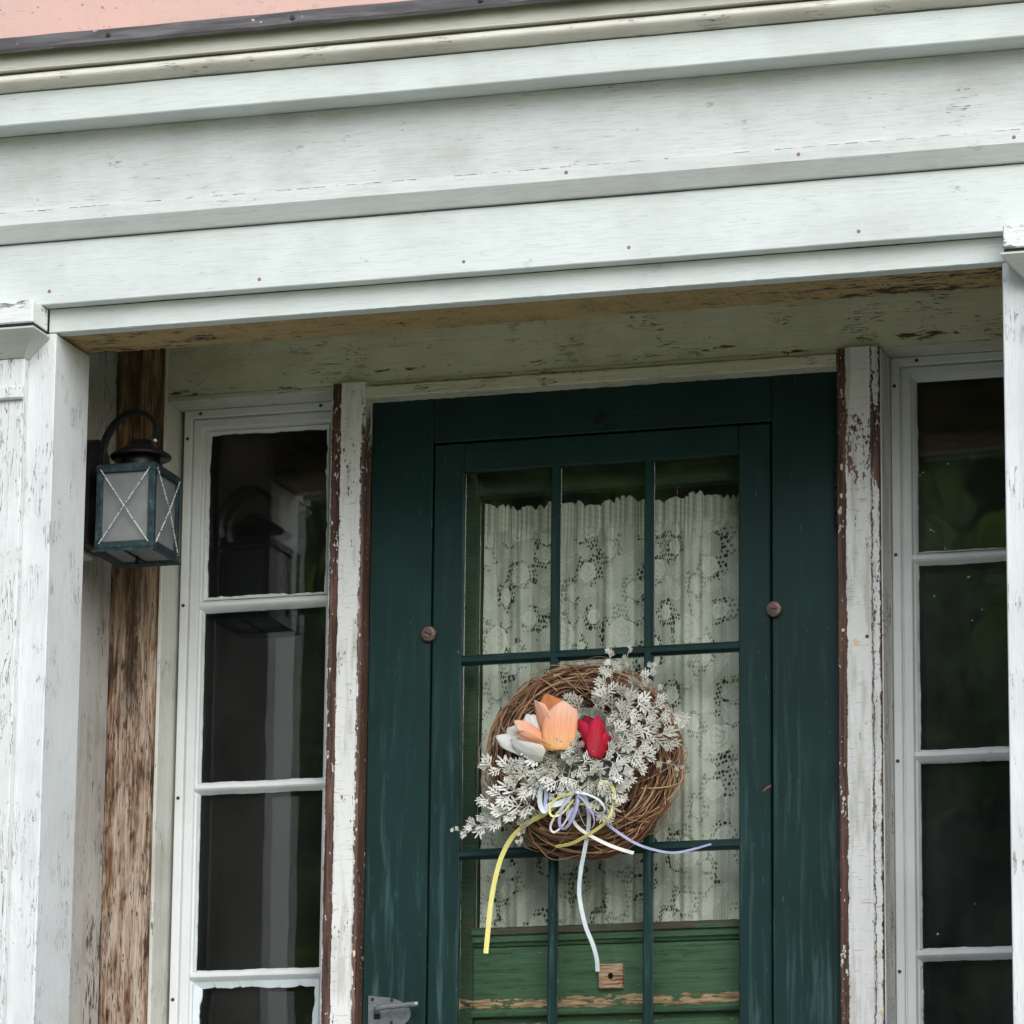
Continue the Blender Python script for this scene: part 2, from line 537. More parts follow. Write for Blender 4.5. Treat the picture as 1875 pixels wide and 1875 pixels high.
def lace():
    s = S('cream_lace')
    a = s.attr('weave').outputs['Fac']
    r = s.attr('relief').outputs['Fac']
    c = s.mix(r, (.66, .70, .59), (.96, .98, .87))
    d = s.n('ShaderNodeBsdfDiffuse')
    s.put(d.inputs[0], c)
    t = s.n('ShaderNodeBsdfTranslucent')
    s.put(t.inputs[0], c)
    k = s.n('ShaderNodeMixShader')
    k.inputs[0].default_value = .06
    s.t.links.new(d.outputs[0], k.inputs[1])
    s.t.links.new(t.outputs[0], k.inputs[2])
    tr = s.n('ShaderNodeBsdfTransparent')
    b = s.n('ShaderNodeMixShader')
    s.put(b.inputs[0], a)
    s.t.links.new(tr.outputs[0], b.inputs[1])
    s.t.links.new(k.outputs[0], b.inputs[2])
    return s.done(b.outputs[0])


m_lace = lace()


def vine():
    s = S('grapevine_twig')
    a = s.attr('tone').outputs['Fac']
    n = s.noise(260, 3, .6)
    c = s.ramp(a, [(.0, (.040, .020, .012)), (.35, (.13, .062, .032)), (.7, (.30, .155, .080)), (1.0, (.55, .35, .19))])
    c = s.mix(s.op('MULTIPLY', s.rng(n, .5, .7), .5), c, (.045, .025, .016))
    return s.done(s.pbr(c, .6, s.bump(n, .0006, .6)))


m_vine = vine()


def sprig(name, c1, c2):
    s = S(name)
    n = s.noise(190, 3, .6)
    c = s.mix(s.rng(n, .35, .7), c1, c2)
    return s.done(s.pbr(c, .85, s.bump(n, .0006, .5), spec=.2))


m_sprigs = [sprig('silver_felt_leaf', (.68, .68, .63), (.52, .52, .46)), sprig('grey_felt_leaf', (.50, .50, .43), (.34, .34, .27)), sprig('pale_felt_leaf', (.76, .76, .72), (.60, .60, .55))]
m_sprigstem = flat('grey_green_stem', (.34, .32, .25), .8)


def petal(name, base, mid, tip, rough=.55):
    s = S(name)
    v = s.attr('along').outputs['Fac']
    cb = s.n('ShaderNodeCombineXYZ')
    s.put(cb.inputs[0], s.op('MULTIPLY', s.attr('across').outputs['Fac'], 4.5))
    s.put(cb.inputs[1], s.op('MULTIPLY', v, 2.2))
    vt = s.n('ShaderNodeTexNoise')
    s.put(vt.inputs['Vector'], cb.outputs[0])
    vt.inputs['Scale'].default_value = 1
    vt.inputs['Detail'].default_value = 4
    n = vt.outputs[0]
    c = s.ramp(v, [(.0, base), (.45, mid), (.95, tip)])
    c = s.mix(s.op('MULTIPLY', s.rng(n, .46, .68), .42), c, tuple(x * .66 for x in mid))
    d = s.pbr(c, rough, s.bump(n, .0004, .5), spec=.3)
    t = s.n('ShaderNodeBsdfTranslucent')
    s.put(t.inputs[0], c)
    k = s.n('ShaderNodeMixShader')
    k.inputs[0].default_value = .34
    s.t.links.new(d, k.inputs[1])
    s.t.links.new(t.outputs[0], k.inputs[2])
    return s.done(k.outputs[0])


m_orange = petal('orange_petal', (.93, .60, .24), (.97, .50, .29), (.97, .69, .53))
m_orange_in = petal('deep_orange_petal', (.75, .33, .12), (.78, .30, .11), (.74, .30, .12))
m_ivory = petal('white_petal', (.80, .80, .66), (.90, .90, .87), (.93, .93, .92))
m_red = petal('red_petal', (.42, .012, .03), (.55, .012, .04), (.62, .02, .07))
m_red_in = petal('dark_red_petal', (.12, .003, .008), (.22, .005, .014), (.30, .008, .02))
m_ryel = flat('yellow_ribbon', (.92, .86, .30), .45, .08, 40)
m_rlav = flat('lavender_ribbon', (.40, .41, .62), .35, .15, 40)
m_rblue = flat('pale_blue_ribbon', (.62, .70, .74), .35, .12, 40)
m_rcream = flat('cream_ribbon', (.66, .66, .62), .4, .12, 40)


def grass_mat():
    s = S('lawn_grass')
    n = s.noise(1.3, 5, .65)
    f = s.noise(30, 4, .7)
    c = s.mix(s.rng(n, .35, .7), (.085, .13, .030), (.055, .10, .025))
    c = s.mix(s.rng(f, .4, .7), c, (.10, .125, .04))
    return s.done(s.pbr(c, .9, s.bump(f, .03, .8)))


def leaf_mat():
    s = S('woods_leaf')
    n = s.noise(.7, 3, .6)
    f = s.noise(4.0, 3, .6)
    c = s.mix(s.rng(n, .35, .65), (.085, .15, .035), (.13, .19, .05))
    c = s.mix(s.op('MULTIPLY', s.rng(f, .5, .7), .5), c, (.12, .15, .04))
    d = s.pbr(c, .55)
    t = s.n('ShaderNodeBsdfTranslucent')
    s.put(t.inputs[0], s.mix(1.0, c, (1.9, 2.1, 1.2), 'MULTIPLY'))
    k = s.n('ShaderNodeMixShader')
    k.inputs[0].default_value = .5
    s.t.links.new(d, k.inputs[1])
    s.t.links.new(t.outputs[0], k.inputs[2])
    return s.done(k.outputs[0])


m_grass = grass_mat()
m_leaf = leaf_mat()
m_bark = flat('woods_bark', (.10, .08, .06), .9, .5, 12)


# ================================================================ geometry helpers (all in metres, world axes)
class MB:
    """collects shapes; build() links them as one mesh object"""
    def __init__(self):
        self.v, self.f, self.mi = [], [], []
        self.a = {}

    def add(self, vs_, fs_, mi=0):
        o = len(self.v)
        self.v += [tuple(p) for p in vs_]
        self.f += [tuple(i + o for i in f) for f in fs_]
        self.mi += [mi] * len(fs_)
        return self

    def box(self, x0, x1, y0, y1, z0, z1, b=.0015, mi=0):
        if b <= 0:
            vs_ = [(x, y, z) for x in (x0, x1) for y in (y0, y1) for z in (z0, z1)]
            return self.add(vs_, [(0, 1, 3, 2), (4, 6, 7, 5), (0, 4, 5, 1), (2, 3, 7, 6), (0, 2, 6, 4), (1, 5, 7, 3)], mi)
        b = min(b, (x1 - x0) * .45, (y1 - y0) * .45, (z1 - z0) * .45)
        bm = bmesh.new()
        bmesh.ops.create_cube(bm, size=1)
        for v in bm.verts:
            v.co = Vector((x0 if v.co.x < 0 else x1, y0 if v.co.y < 0 else y1, z0 if v.co.z < 0 else z1))
        bmesh.ops.bevel(bm, geom=bm.edges[:], offset=b, segments=1, affect='EDGES')
        bm.verts.index_update()
        self.add([v.co[:] for v in bm.verts], [[v.index for v in f.verts] for f in bm.faces], mi)
        bm.free()
        return self

    def prism(self, prof, x0, x1, n=1, jit=None, mi=0):
        """closed (y, z) profile swept along X; jit(k, i, x) -> (dy, dz) per vertex"""
        xs = [x0 + (x1 - x0) * i / n for i in range(n + 1)]
        k = len(prof)
        vs_ = []
        for i, x in enumerate(xs):
            for j, (y, z) in enumerate(prof):
                dy, dz = jit(j, i, x) if jit else (0, 0)
                vs_.append((x, y + dy, z + dz))
        fs_ = [(i * k + j, i * k + (j + 1) % k, (i + 1) * k + (j + 1) % k, (i + 1) * k + j) for i in range(n) for j in range(k)]
        fs_ += [tuple(range(k))[::-1], tuple(n * k + j for j in range(k))]
        return self.add(vs_, fs_, mi)

    def prism_z(self, prof, z0, z1, n=1, jit=None, mi=0):
        """closed (x, y) profile swept along Z"""
        k = len(prof)
        vs_ = []
        for i in range(n + 1):
            z = z0 + (z1 - z0) * i / n
            for j, (x, y) in enumerate(prof):
                dx, dy = jit(j, i, z) if jit else (0, 0)
                vs_.append((x + dx, y + dy, z))
        fs_ = [(i * k + j, i * k + (j + 1) % k, (i + 1) * k + (j + 1) % k, (i + 1) * k + j) for i in range(n) for j in range(k)]
        fs_ += [tuple(range(k))[::-1], tuple(n * k + j for j in range(k))]
        return self.add(vs_, fs_, mi)

    def mitre(self, x0, x1, z0, z1, prof, mi=0):
        """mitred picture frame; prof = (inset, y) from the outer edge inwards"""
        rings = [[(x0 + d, y, z0 + d), (x1 - d, y, z0 + d), (x1 - d, y, z1 - d), (x0 + d, y, z1 - d)] for d, y in prof]
        vs_ = [p for r in rings for p in r]
        fs_ = [(r * 4 + s, r * 4 + (s + 1) % 4, (r + 1) * 4 + (s + 1) % 4, (r + 1) * 4 + s) for r in range(len(rings) - 1) for s in range(4)]
        return self.add(vs_, fs_, mi)

    def tube(self, pts, r, n=6, cap=True, mi=0):
        pts = [Vector(p) for p in pts]
        rs = r if isinstance(r, (list, tuple)) else [r] * len(pts)
        vs_, fs_ = [], []
        ref = None
        for i, p in enumerate(pts):
            t = (pts[min(i + 1, len(pts) - 1)] - pts[max(i - 1, 0)])
            t = t.normalized() if t.length > 1e-9 else Vector((0, 0, 1))
            if ref is None:
                ref = t.orthogonal().normalized()
            ref = (ref - t * ref.dot(t))
            ref = ref.normalized() if ref.length > 1e-6 else t.orthogonal().normalized()
            b = t.cross(ref)
            for k in range(n):
                a = 2 * math.pi * k / n
                vs_.append(p + (ref * math.cos(a) + b * math.sin(a)) * rs[i])
        for i in range(len(pts) - 1):
            for k in range(n):
                fs_.append((i * n + k, i * n + (k + 1) % n, (i + 1) * n + (k + 1) % n, (i + 1) * n + k))
        if cap:
            fs_ += [tuple(range(n))[::-1], tuple((len(pts) - 1) * n + k for k in range(n))]
        return self.add(vs_, fs_, mi)

    def lathe(self, c, prof, n=32, axis='z', mi=0):
        """prof = (radius, height) along axis"""
        vs_, fs_ = [], []
        for r, h in prof:
            for k in range(n):
                a = 2 * math.pi * k / n
                p = {'z': (r * math.cos(a), r * math.sin(a), h), 'y': (r * math.cos(a), h, r * math.sin(a)), 'x': (h, r * math.cos(a), r * math.sin(a))}[axis]
                vs_.append((c[0] + p[0], c[1] + p[1], c[2] + p[2]))
        for i in range(len(prof) - 1):
            for k in range(n):
                fs_.append((i * n + k, i * n + (k + 1) % n, (i + 1) * n + (k + 1) % n, (i + 1) * n + k))
        fs_ += [tuple(range(n)), tuple((len(prof) - 1) * n + k for k in range(n))[::-1]]
        return self.add(vs_, fs_, mi)

    def mesh(self, name, mats, off=(0, 0, 0), smooth=False):
        me = bpy.data.meshes.new(name)
        me.from_pydata([(p[0] - off[0], p[1] - off[1], p[2] - off[2]) for p in self.v], [], self.f)
        for m in (mats if isinstance(mats, (list, tuple)) else [mats]):
            me.materials.append(m)
        if any(self.mi):
            me.polygons.foreach_set('material_index', self.mi)
        for nme, vals in self.a.items():
            at = me.attributes.new(nme, 'FLOAT', 'POINT')
            at.data.foreach_set('value', vals)
        if smooth:
            me.polygons.foreach_set('use_smooth', [True] * len(me.polygons))
        bm = bmesh.new()
        bm.from_mesh(me)
        bmesh.ops.recalc_face_normals(bm, faces=bm.faces[:])
        bm.to_mesh(me)
        bm.free()
        return me

    def build(self, name, mats, parent=None, smooth=False, label=None, kind=None):
        off = base_of(parent)
        o = bpy.data.objects.new(name, self.mesh(name, mats, off, smooth))
        col.objects.link(o)
        o.parent = parent
        if label:
            o['label'] = label
        if kind:
            o['kind'] = kind
        return o


def base_of(o):
    p = Vector((0, 0, 0))
    while o is not None:
        p = p + Vector(o.location)
        o = o.parent
    return p


def thing(name, label, cat, loc=(0, 0, 0), group=None, kind='thing'):
    o = bpy.data.objects.new(name, None)
    o.empty_display_size = .1
    col.objects.link(o)
    o.location = loc
    o['label'] = label
    o['category'] = cat
    o['kind'] = kind
    if group:
        o['group'] = group
    return o


def tag(o, label, cat=None, kind=None, group=None):
    o['label'] = label
    if cat:
        o['category'] = cat
    if kind:
        o['kind'] = kind
    if group:
        o['group'] = group
    return o


def place(me, name, parent, loc, rot=(0, 0, 0), label=None):
    """one more piece that shares mesh data; loc in world"""
    o = bpy.data.objects.new(name, me)
    col.objects.link(o)
    o.parent = parent
    o.location = Vector(loc) - base_of(parent)
    o.rotation_euler = rot
    if label:
        o['label'] = label
    return o


def smooth_path(pts, k=8):
    pts = [Vector(p) for p in pts]
    P = [pts[0] * 2 - pts[1]] + pts + [pts[-1] * 2 - pts[-2]]
    out = []
    for i in range(1, len(P) - 2):
        for j in range(k):
            t = j / k
            a, b, c, d = P[i - 1], P[i], P[i + 1], P[i + 2]
            out.append(.5 * ((2 * b) + (c - a) * t + (2 * a - 5 * b + 4 * c - d) * t * t + (3 * b - a - 3 * c + d) * t ** 3))
    out.append(pts[-1])
    return out


def wob(amp, f, seed):
    ph = [random.Random(seed * 7 + i).uniform(0, 6.28) for i in range(4)]
    return lambda x: amp * (.5 * math.sin(f * x + ph[0]) + .3 * math.sin(2.3 * f * x + ph[1]) + .3 * math.sin(5.1 * f * x + ph[2]) + .2 * math.sin(11.7 * f * x + ph[3]))


def disc_mesh(name, r, h, mat, n=14, dome=.4):
    b = MB().lathe((0, 0, 0), [(r, 0), (r, -h * (1 - dome)), (r * .8, -h * .95), (r * .25, -h)], n, 'y')
    return b.mesh(name, mat, smooth=False)


# ================================================================ the setting
def lawn():
    ys = [-90, -60, -35, -22, -14, -9, -7.2, -6.2, -5.2, -4.4, -3.9, -3.5, -3.3, 12, 60]
    zs = [-1.9, -1.9, -1.9, -1.88, -1.87, -1.86, -1.6, -1.2, -.75, -.38, -.2, -.145, -.143, -.143, -.143]
    xs = [-90, -50, -25, -12, -6, -3, 0, 3, 6, 12, 25, 50, 90]
    b = MB()
    vs_ = [(x, y, z) for y, z in zip(ys, zs) for x in xs]
    k = len(xs)
    b.add(vs_, [(i * k + j, i * k + j + 1, (i + 1) * k + j + 1, (i + 1) * k + j) for i in range(len(ys) - 1) for j in range(k - 1)])
    tag(b.build('lawn', m_grass, smooth=True), 'mown grass sloping down from the house', kind='structure')


lawn()
tag(MB().box(-2.6, 2.6, -3.4, 0.5, -.14, -.002, .01).build('bounce_floor', m_stone), 'unseen pale stone floor added to bounce light into the entry', kind='structure')  # out of view; floor added, widened and kept pale to bounce light up
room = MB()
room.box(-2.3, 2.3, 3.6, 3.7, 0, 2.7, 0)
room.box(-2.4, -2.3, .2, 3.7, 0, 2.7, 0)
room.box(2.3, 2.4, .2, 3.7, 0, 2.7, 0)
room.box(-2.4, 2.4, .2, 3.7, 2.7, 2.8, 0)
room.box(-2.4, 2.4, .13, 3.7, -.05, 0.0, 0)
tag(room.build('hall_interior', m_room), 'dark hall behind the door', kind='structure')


def woods():
    """a wall of trees some twenty metres off: crowns of single leaves in front of a deep mass of foliage"""
    r = np.random.default_rng(3)
    P, A, Bv = [], [], []

    def leaves(c, s_):
        n = len(c)
        u = r.normal(size=(n, 3))
        u /= np.linalg.norm(u, axis=1)[:, None]
        w = np.cross(u, r.normal(size=(n, 3)))
        w /= np.linalg.norm(w, axis=1)[:, None]
        P.append(c)
        A.append(u * s_[:, None])
        Bv.append(w * s_[:, None] * .55)
    n = 70000                                       # the mass behind
    c = np.stack([r.uniform(-46, 5, n), r.uniform(-31, -24, n), -1.9 + 12.0 * r.random(n)], -1)
    top = 9.6 + .5 * np.sin(c[:, 0] * .55) + .5 * np.sin(c[:, 0] * 1.31 + 1)
    c = c[c[:, 2] < top]
    leaves(c, r.uniform(.28, .46, len(c)))
    tr = MB()
    for i in range(17):                             # the crowns at the wood's edge
        x = -42 + i * 2.9 + r.uniform(-1, 1)
        y = -19 - r.uniform(0, 5)
        h = r.uniform(6.0, 8.0)
        tr.tube([(x, y, -1.95), (x + .1, y, h * .35), (x + r.uniform(-.4, .4), y, h * .75)], [.22, .16, .07], 7)
        for k in range(14):
            ce = np.array([x + r.uniform(-2.3, 2.3), y + r.uniform(-1.5, 1.5), -1.0 + (h - .4) * r.random() ** .8])
            d = r.normal(size=(190, 3))
            d /= np.linalg.norm(d, axis=1)[:, None]
            q = ce + d * (r.uniform(.8, 1.6) * r.uniform(.5, 1.0, (190, 1)))
            q = q[q[:, 2] > -1.85]
            leaves(q, r.uniform(.10, .20, len(q)))
    for i in range(9):                              # lower growth nearer the house, on the left of the lawn
        x, y = -9.0 + i * .80 + r.uniform(-.4, .4), -6.6 - r.uniform(0, 2.4)
        h = r.uniform(3.6, 5.6)
        tr.tube([(x, y, -1.95), (x + .1, y, h * .3), (x + r.uniform(-.3, .3), y, h * .8)], [.09, .06, .03], 7)
        for k in range(16):
            ce = np.array([x + r.uniform(-.9, .9), y + r.uniform(-.8, .8), -1.6 + (h + 1.2) * r.random()])
            d = r.normal(size=(170, 3))
            d /= np.linalg.norm(d, axis=1)[:, None]
            q = ce + d * (r.uniform(.35, .75) * r.uniform(.4, 1.0, (170, 1)))
            q = q[q[:, 2] > -1.8]
            leaves(q, r.uniform(.055, .105, len(q)))
    P, A, Bv = np.concatenate(P), np.concatenate(A), np.concatenate(Bv)
    V = np.stack([P - A, P + Bv, P + A, P - Bv], 1).reshape(-1, 3)
    tv = np.array(tr.v)
    V = np.concatenate([V, tv])
    nq = len(P)
    tq = np.array([f for f in tr.f if len(f) == 4]) + nq * 4
    q = np.concatenate([np.arange(nq * 4).reshape(-1, 4), tq])
    me = bpy.data.meshes.new('woods')
    me.vertices.add(len(V))
    me.vertices.foreach_set('co', V.astype(np.float32).ravel())
    me.loops.add(q.size)
    me.loops.foreach_set('vertex_index', q.astype(np.int32).ravel())
    me.polygons.add(len(q))
    me.polygons.foreach_set('loop_start', np.arange(0, q.size, 4, dtype=np.int32))
    me.polygons.foreach_set('loop_total', np.full(len(q), 4, dtype=np.int32))
    me.materials.append(m_leaf)
    me.materials.append(m_bark)
    me.polygons.foreach_set('material_index', np.concatenate([np.zeros(nq), np.ones(len(tq))]).astype(np.int32))
    me.update(calc_edges=True)
    o = bpy.data.objects.new('woods', me)
    col.objects.link(o)
    tag(o, 'green leafy woods across the lawn, mirrored in the windows', 'woods', 'stuff')


woods()

# ---------------------------------------------------------------- pink wall of the house
wall = thing('house_wall', 'salmon pink painted wall of the house above the entry cornice', 'wall', (0, -.08, 0))
z = 2.60
k = 0
while z < 5.2:
    h = .33 if k else .42
    MB().box(-4, 4, -.10, -.05, z, z + h - .004, .003).build('board', m_pink, wall)
    z += h
    k += 1
for sx in (-1, 1):
    z = -.10
    while z < 2.58:
        MB().box(min(sx * 1.30, sx * 4), max(sx * 1.30, sx * 4), -.10, -.05, z, z + .296, .003).build('board', m_pink, wall)
        z += .30
fill = MB()
fill.box(-4, 4, -.048, .11, 2.262, 5.2, 0)
fill.box(-4, -.99, -.029, .11, -.1, 2.259, 0)
fill.box(.99, 4, -.029, .11, -.1, 2.259, 0)
fill.build('sheathing', m_side, wall)

# ---------------------------------------------------------------- entablature
ent = thing('entablature', 'white painted wooden cornice and beam spanning the top of the entry', 'cornice', (0, -.6, 2.1))
XA, XB = -1.32, 1.33


def strip(name, prof, mat, amp=.0006, n=60, seed=1, smooth=False, x0=XA, x1=XB, label=None):
    w1, w2 = wob(amp, 3.1, seed), wob(amp, 4.7, seed + 1)
    return MB().prism(prof, x0, x1, n, lambda j, i, x: (w1(x), w2(x))).build(name, mat, ent, smooth, label)


strip('flashing', [(-.743, 2.6065), (-.745, 2.612), (-.7425, 2.634), (-.735, 2.638), (-.105, 2.70), (-.105, 2.692), (-.735, 2.631), (-.739, 2.628), (-.739, 2.6065)],
      m_copper, .0012, 90, 1, label='dark weathered copper flashing with nail heads')
strip('crown_board', [(-.720, 2.5815), (-.7215, 2.5795), (-.60, 2.5795), (-.60, 2.630), (-.7195, 2.630)], m_cream, .0005, 60, 3, label='cream coloured strip under the flashing')
tor = [(-.60, 2.5435)] + [(-.706 - .021 * math.sin(math.pi * t), 2.5435 + .0325 * t) for t in [i / 10 for i in range(11)]] + [(-.60, 2.576)]
strip('bead_moulding', tor, m_torus, .0006, 60, 5, True)
MB().box(XA, XB, -.69, -.602, 2.5405, 2.583, 0).build('moulding_backing', m_black, ent)
strip('fascia_board', [(-.700, 2.4815), (-.6985, 2.4795), (-.601, 2.4795), (-.601, 2.540), (-.7005, 2.540)], m_white, .0007, 60, 7)
strip('frieze_board', [(-.637, 2.328), (-.601, 2.328), (-.601, 2.4785), (-.637, 2.4785)], m_frieze, .0004, 60, 9)


def ragged(j, i, x):
    r = random.Random(i * 13 + j)
    return (0, r.uniform(-.0014, .0014) if j == 0 else 0)


MB().prism([(-.660, 2.3245), (-.660, 2.3005), (-.6585, 2.2985), (-.6405, 2.2755), (-.6385, 2.2735), (-.602, 2.2735), (-.602, 2.3262), (-.6385, 2.3262)], XA, XB, 260, ragged).build(
    'taenia_moulding', m_cham, ent)
strip('upper_architrave_board', [(-.630, 2.1535), (-.629, 2.152), (-.601, 2.152), (-.601, 2.2705), (-.630, 2.2705)], m_white, .0005, 60, 11)


def chip(j, i, x):
    r = random.Random(i * 5 + j * 101)
    return (0, r.uniform(-.0004, .0006)) if j in (0, 1) else (0, 0)


MB().prism([(-.600, 2.1070), (-.597, 2.1055), (-.570, 2.1062), (-.570, 2.1505), (-.600, 2.1505)], -.890, .907, 240, chip).build('lower_architrave_board', m_white, ent)
MB().prism([(-.569, 2.1085), (-.4365, 2.1085), (-.4350, 2.110), (-.4350, 2.30), (-.569, 2.30)], -.890, .907, 260,
           lambda j, i, x: (0, random.Random(i * 3 + j).uniform(-.0010, .0010)) if j < 3 else (0, 0)).build(
    'soffit_board', m_soffit, ent, label='tan soffit board with dark peeling paint')
gap_b = MB()
R = random.Random(21)
x = XA
while x < XB:
    ln = R.uniform(.003, .03)
    if R.random() < .62:
        gap_b.box(x, x + ln, -.6604, -.6560, 2.3242, 2.3242 + R.uniform(.0004, .0011), 0)
    x += ln + R.uniform(.0, .02)
gap_b.build('caulk_crack', m_crack, ent, kind='stuff')
nail = disc_mesh('nail', .0034, .0016, m_rust)
for x, zz, y in ((.119, 2.314, -.660), (.544, 2.312, -.660), (.927, 2.311, -.660), (-.469, 2.169, -.630), (-.080, 2.172, -.630), (.227, 2.175, -.630), (.644, 2.172, -.630), (-.880, 2.177, -.630)):
    place(nail, 'nail', ent, (x, y + .0006, zz), (0, random.uniform(0, 3), 0))
cnail = disc_mesh('nail', .0048, .003, m_screw)
for x in (-.732, -.374, -.018, .34, .70):
    place(cnail, 'nail', ent, (x, -.744, 2.622))

# ---------------------------------------------------------------- pilasters
def pilaster(side, label):
    s = -1 if side < 0 else 1
    xin = -.876 if s < 0 else .891          # inner corner of the opening
    t = thing('pilaster', label, 'pilaster', (s * 1.08, -.6, 0), 'pilasters framing the entry')

    def X(d):                                # d = distance outwards from the inner corner
        return xin + s * d

    def bx(d0, d1, *r, **kw):
        return MB().box(min(X(d0), X(d1)), max(X(d0), X(d1)), *r, **kw)
    bx(0, .424, -.600, -.436, 0, 2.1045, b=.002).build('corner_board', m_pier, t)
    bx(.0525, .375, -.6205, -.602, .20, 2.056, b=.0018).build('shaft', m_pil, t)
    bx(.049, .379, -.6315, -.6215, 1.977, 2.002, b=.003).build('astragal', m_pil, t)
    bx(.0165, .41, -.675, -.602, 2.1075, 2.1505, b=.0025).build('capital_block', m_cap, t)
    # sloping capital moulding under the block
    a, c = X(.0125), X(.4135)
    e, f_ = X(.053), X(.374)
    vs_ = [(a, -.679, 2.0995), (c, -.679, 2.0995), (c, -.601, 2.0995), (a, -.601, 2.0995), (a, -.679, 2.0960), (c, -.679, 2.0960), (c, -.601, 2.096), (a, -.601, 2.096),
           (e, -.6225, 2.057), (f_, -.6225, 2.057), (f_, -.601, 2.057), (e, -.601, 2.057)]
    fs_ = [(0, 1, 2, 3), (0, 4, 5, 1), (1, 5, 6, 2), (3, 7, 4, 0), (4, 8, 9, 5), (5, 9, 10, 6), (7, 11, 8, 4), (8, 11, 10, 9)]
    MB().add(vs_, fs_).build('capital_moulding', m_cove, t)
    bx(.018, .408, -.672, -.602, 2.0985, 2.1085, b=0).build('capital_gap', m_black, t)
    bx(.02, .42, -.66, -.602, .002, .198, b=.004).build('plinth', m_pier, t)
    return t


pilaster(-1, 'crackled white pilaster at the left edge, beside the wall lantern')
pilaster(1, 'white pilaster at the right edge, beside the dark sidelight')

# ---------------------------------------------------------------- door surround: lintel, posts, side panels
sur = thing('door_frame', 'weathered lintel and peeling posts framing the door and sidelights', 'door frame', (0, 0, 0))
MB().prism([(-.030, 2.1285), (-.030, 2.262), (.11, 2.262), (.11, 2.1285)], -.8768, .8875, 120,
           lambda j, i, x: (random.Random(i).uniform(-.0006, .0006), random.Random(i * 3).uniform(-.0012, .0012) if j == 0 else 0)).build('lintel', m_lintel, sur)
MB().box(-1.30, 1.30, -.4335, -.0315, 2.263, 2.30, 0).build('ceiling_board', m_lintel, sur)
for s in (-1, 1):
    MB().box(min(s * .985, s * 1.30), max(s * .985, s * 1.30), -.4335, -.0295, 0, 2.262, .001).build('side_panel', m_side, sur)
# raw post on the left, its twin on the right
MB().prism_z([(-.9842, -.030), (-.955, -.0312), (-.930, -.0300), (-.905, -.0314), (-.8845, -.029), (-.8845, .10), (-.9842, .10)], 0, 2.2622, 96,
             lambda j, i, z: (0, random.Random(i * 7 + j).uniform(-.0010, .0010))).build('post', m_wood, sur, label='raw weathered wood post with brown stains under the lantern')
MB().box(.888, .9842, -.030, .10, 0, 2.2622, .002).build('post', m_wood, sur)
MB().box(-.8840, -.8772, -.0330, .10, 0, 2.2620, .0012).build('casing', m_casing, sur)
# window head casings, seen from below
MB().box(-.8765, -.537, -.0285, .10, 2.1175, 2.1280, .001).build('casing', m_casing_x, sur)
MB().box(.549, .887, -.0285, .10, 2.1255, 2.1282, .0005).build('casing', m_casing_x, sur)
# door head: two stepped strips
MB().prism([(-.0335, 2.1280), (-.0345, 2.1225), (-.0315, 2.1195), (.03, 2.1195), (.03, 2.128)], -.4655, .4640, 80,
           lambda j, i, x: (0, random.Random(i + j).uniform(-.0007, .0007))).build('head_moulding', m_head, sur)
MB().prism([(-.0400, 2.1185), (-.0412, 2.1165), (-.0408, 2.0975), (-.0395, 2.0955), (.05, 2.0955), (.05, 2.1185)], -.4655, .4640, 80,
           lambda j, i, x: (0, random.Random(i * 2 + j).uniform(-.0009, .0009))).build('head_casing', m_head, sur)


def jag(amp, seed):
    return lambda j, i, z: (random.Random(i * 11 + j + seed).uniform(-amp, amp), random.Random(i * 17 + j + seed).uniform(-amp, amp)) if j < 6 else (0, 0)


MB().prism_z([(-.5355, .05), (-.5355, -.034), (-.530, -.0385), (-.5150, -.0395), (-.5135, -.0425), (-.4735, -.0425), (-.4722, -.0395), (-.4665, -.0380), (-.4655, -.035), (-.4655, .12), (-.5355, .12)],
             0, 2.1280, 130, jag(.0005, 1)).build('mullion_post', m_post_l, sur, label='post left of the door with a white paint band between brown stripes')
MB().prism_z([(.4640, .12), (.4640, -.036), (.4655, -.0385), (.4800, -.0395), (.4815, -.0425), (.5280, -.0425), (.5295, -.0395), (.5440, -.0385), (.5455, -.036), (.5455, .12)],
             0, 2.1280, 130, jag(.0005, 2)).build('mullion_post', m_post_r, sur, label='peeling white post right of the door with brown edges')
MB().box(.5459, .5485, -.0345, .10, 0, 2.1255, .0008).build('casing', m_return, sur)
# panels under the sidelights
for x0, x1 in ((-.8768, -.5358), (.5488, .8875)):
    MB().box(x0, x1, .02, .10, 0, .62, .003).build('apron_panel', m_casing, sur)
# nail holes and cream paint flecks on the brown stripes
fl = disc_mesh('paint_fleck', .0036, .0012, m_cream_fleck, 9)
for x, zz in ((-0.4690, 1.31), (-0.4690, 1.255), (-0.4690, 1.02), (-0.4690, 1.63), (.473, 1.90), (.472, 1.845), (.474, 1.59), (.4735, 1.275), (.4735, .985), (.539, 1.305), (.538, .985)):
    place(fl, 'paint_fleck', sur, (x, -.0385, zz), (0, 0, 0)).scale = (random.uniform(.5, .9), 1, random.uniform(.9, 2.0))
scr = disc_mesh('screw', .0034, .0022, m_screw, 10)
place(scr, 'screw', sur, (.520, -.0425, 1.575))


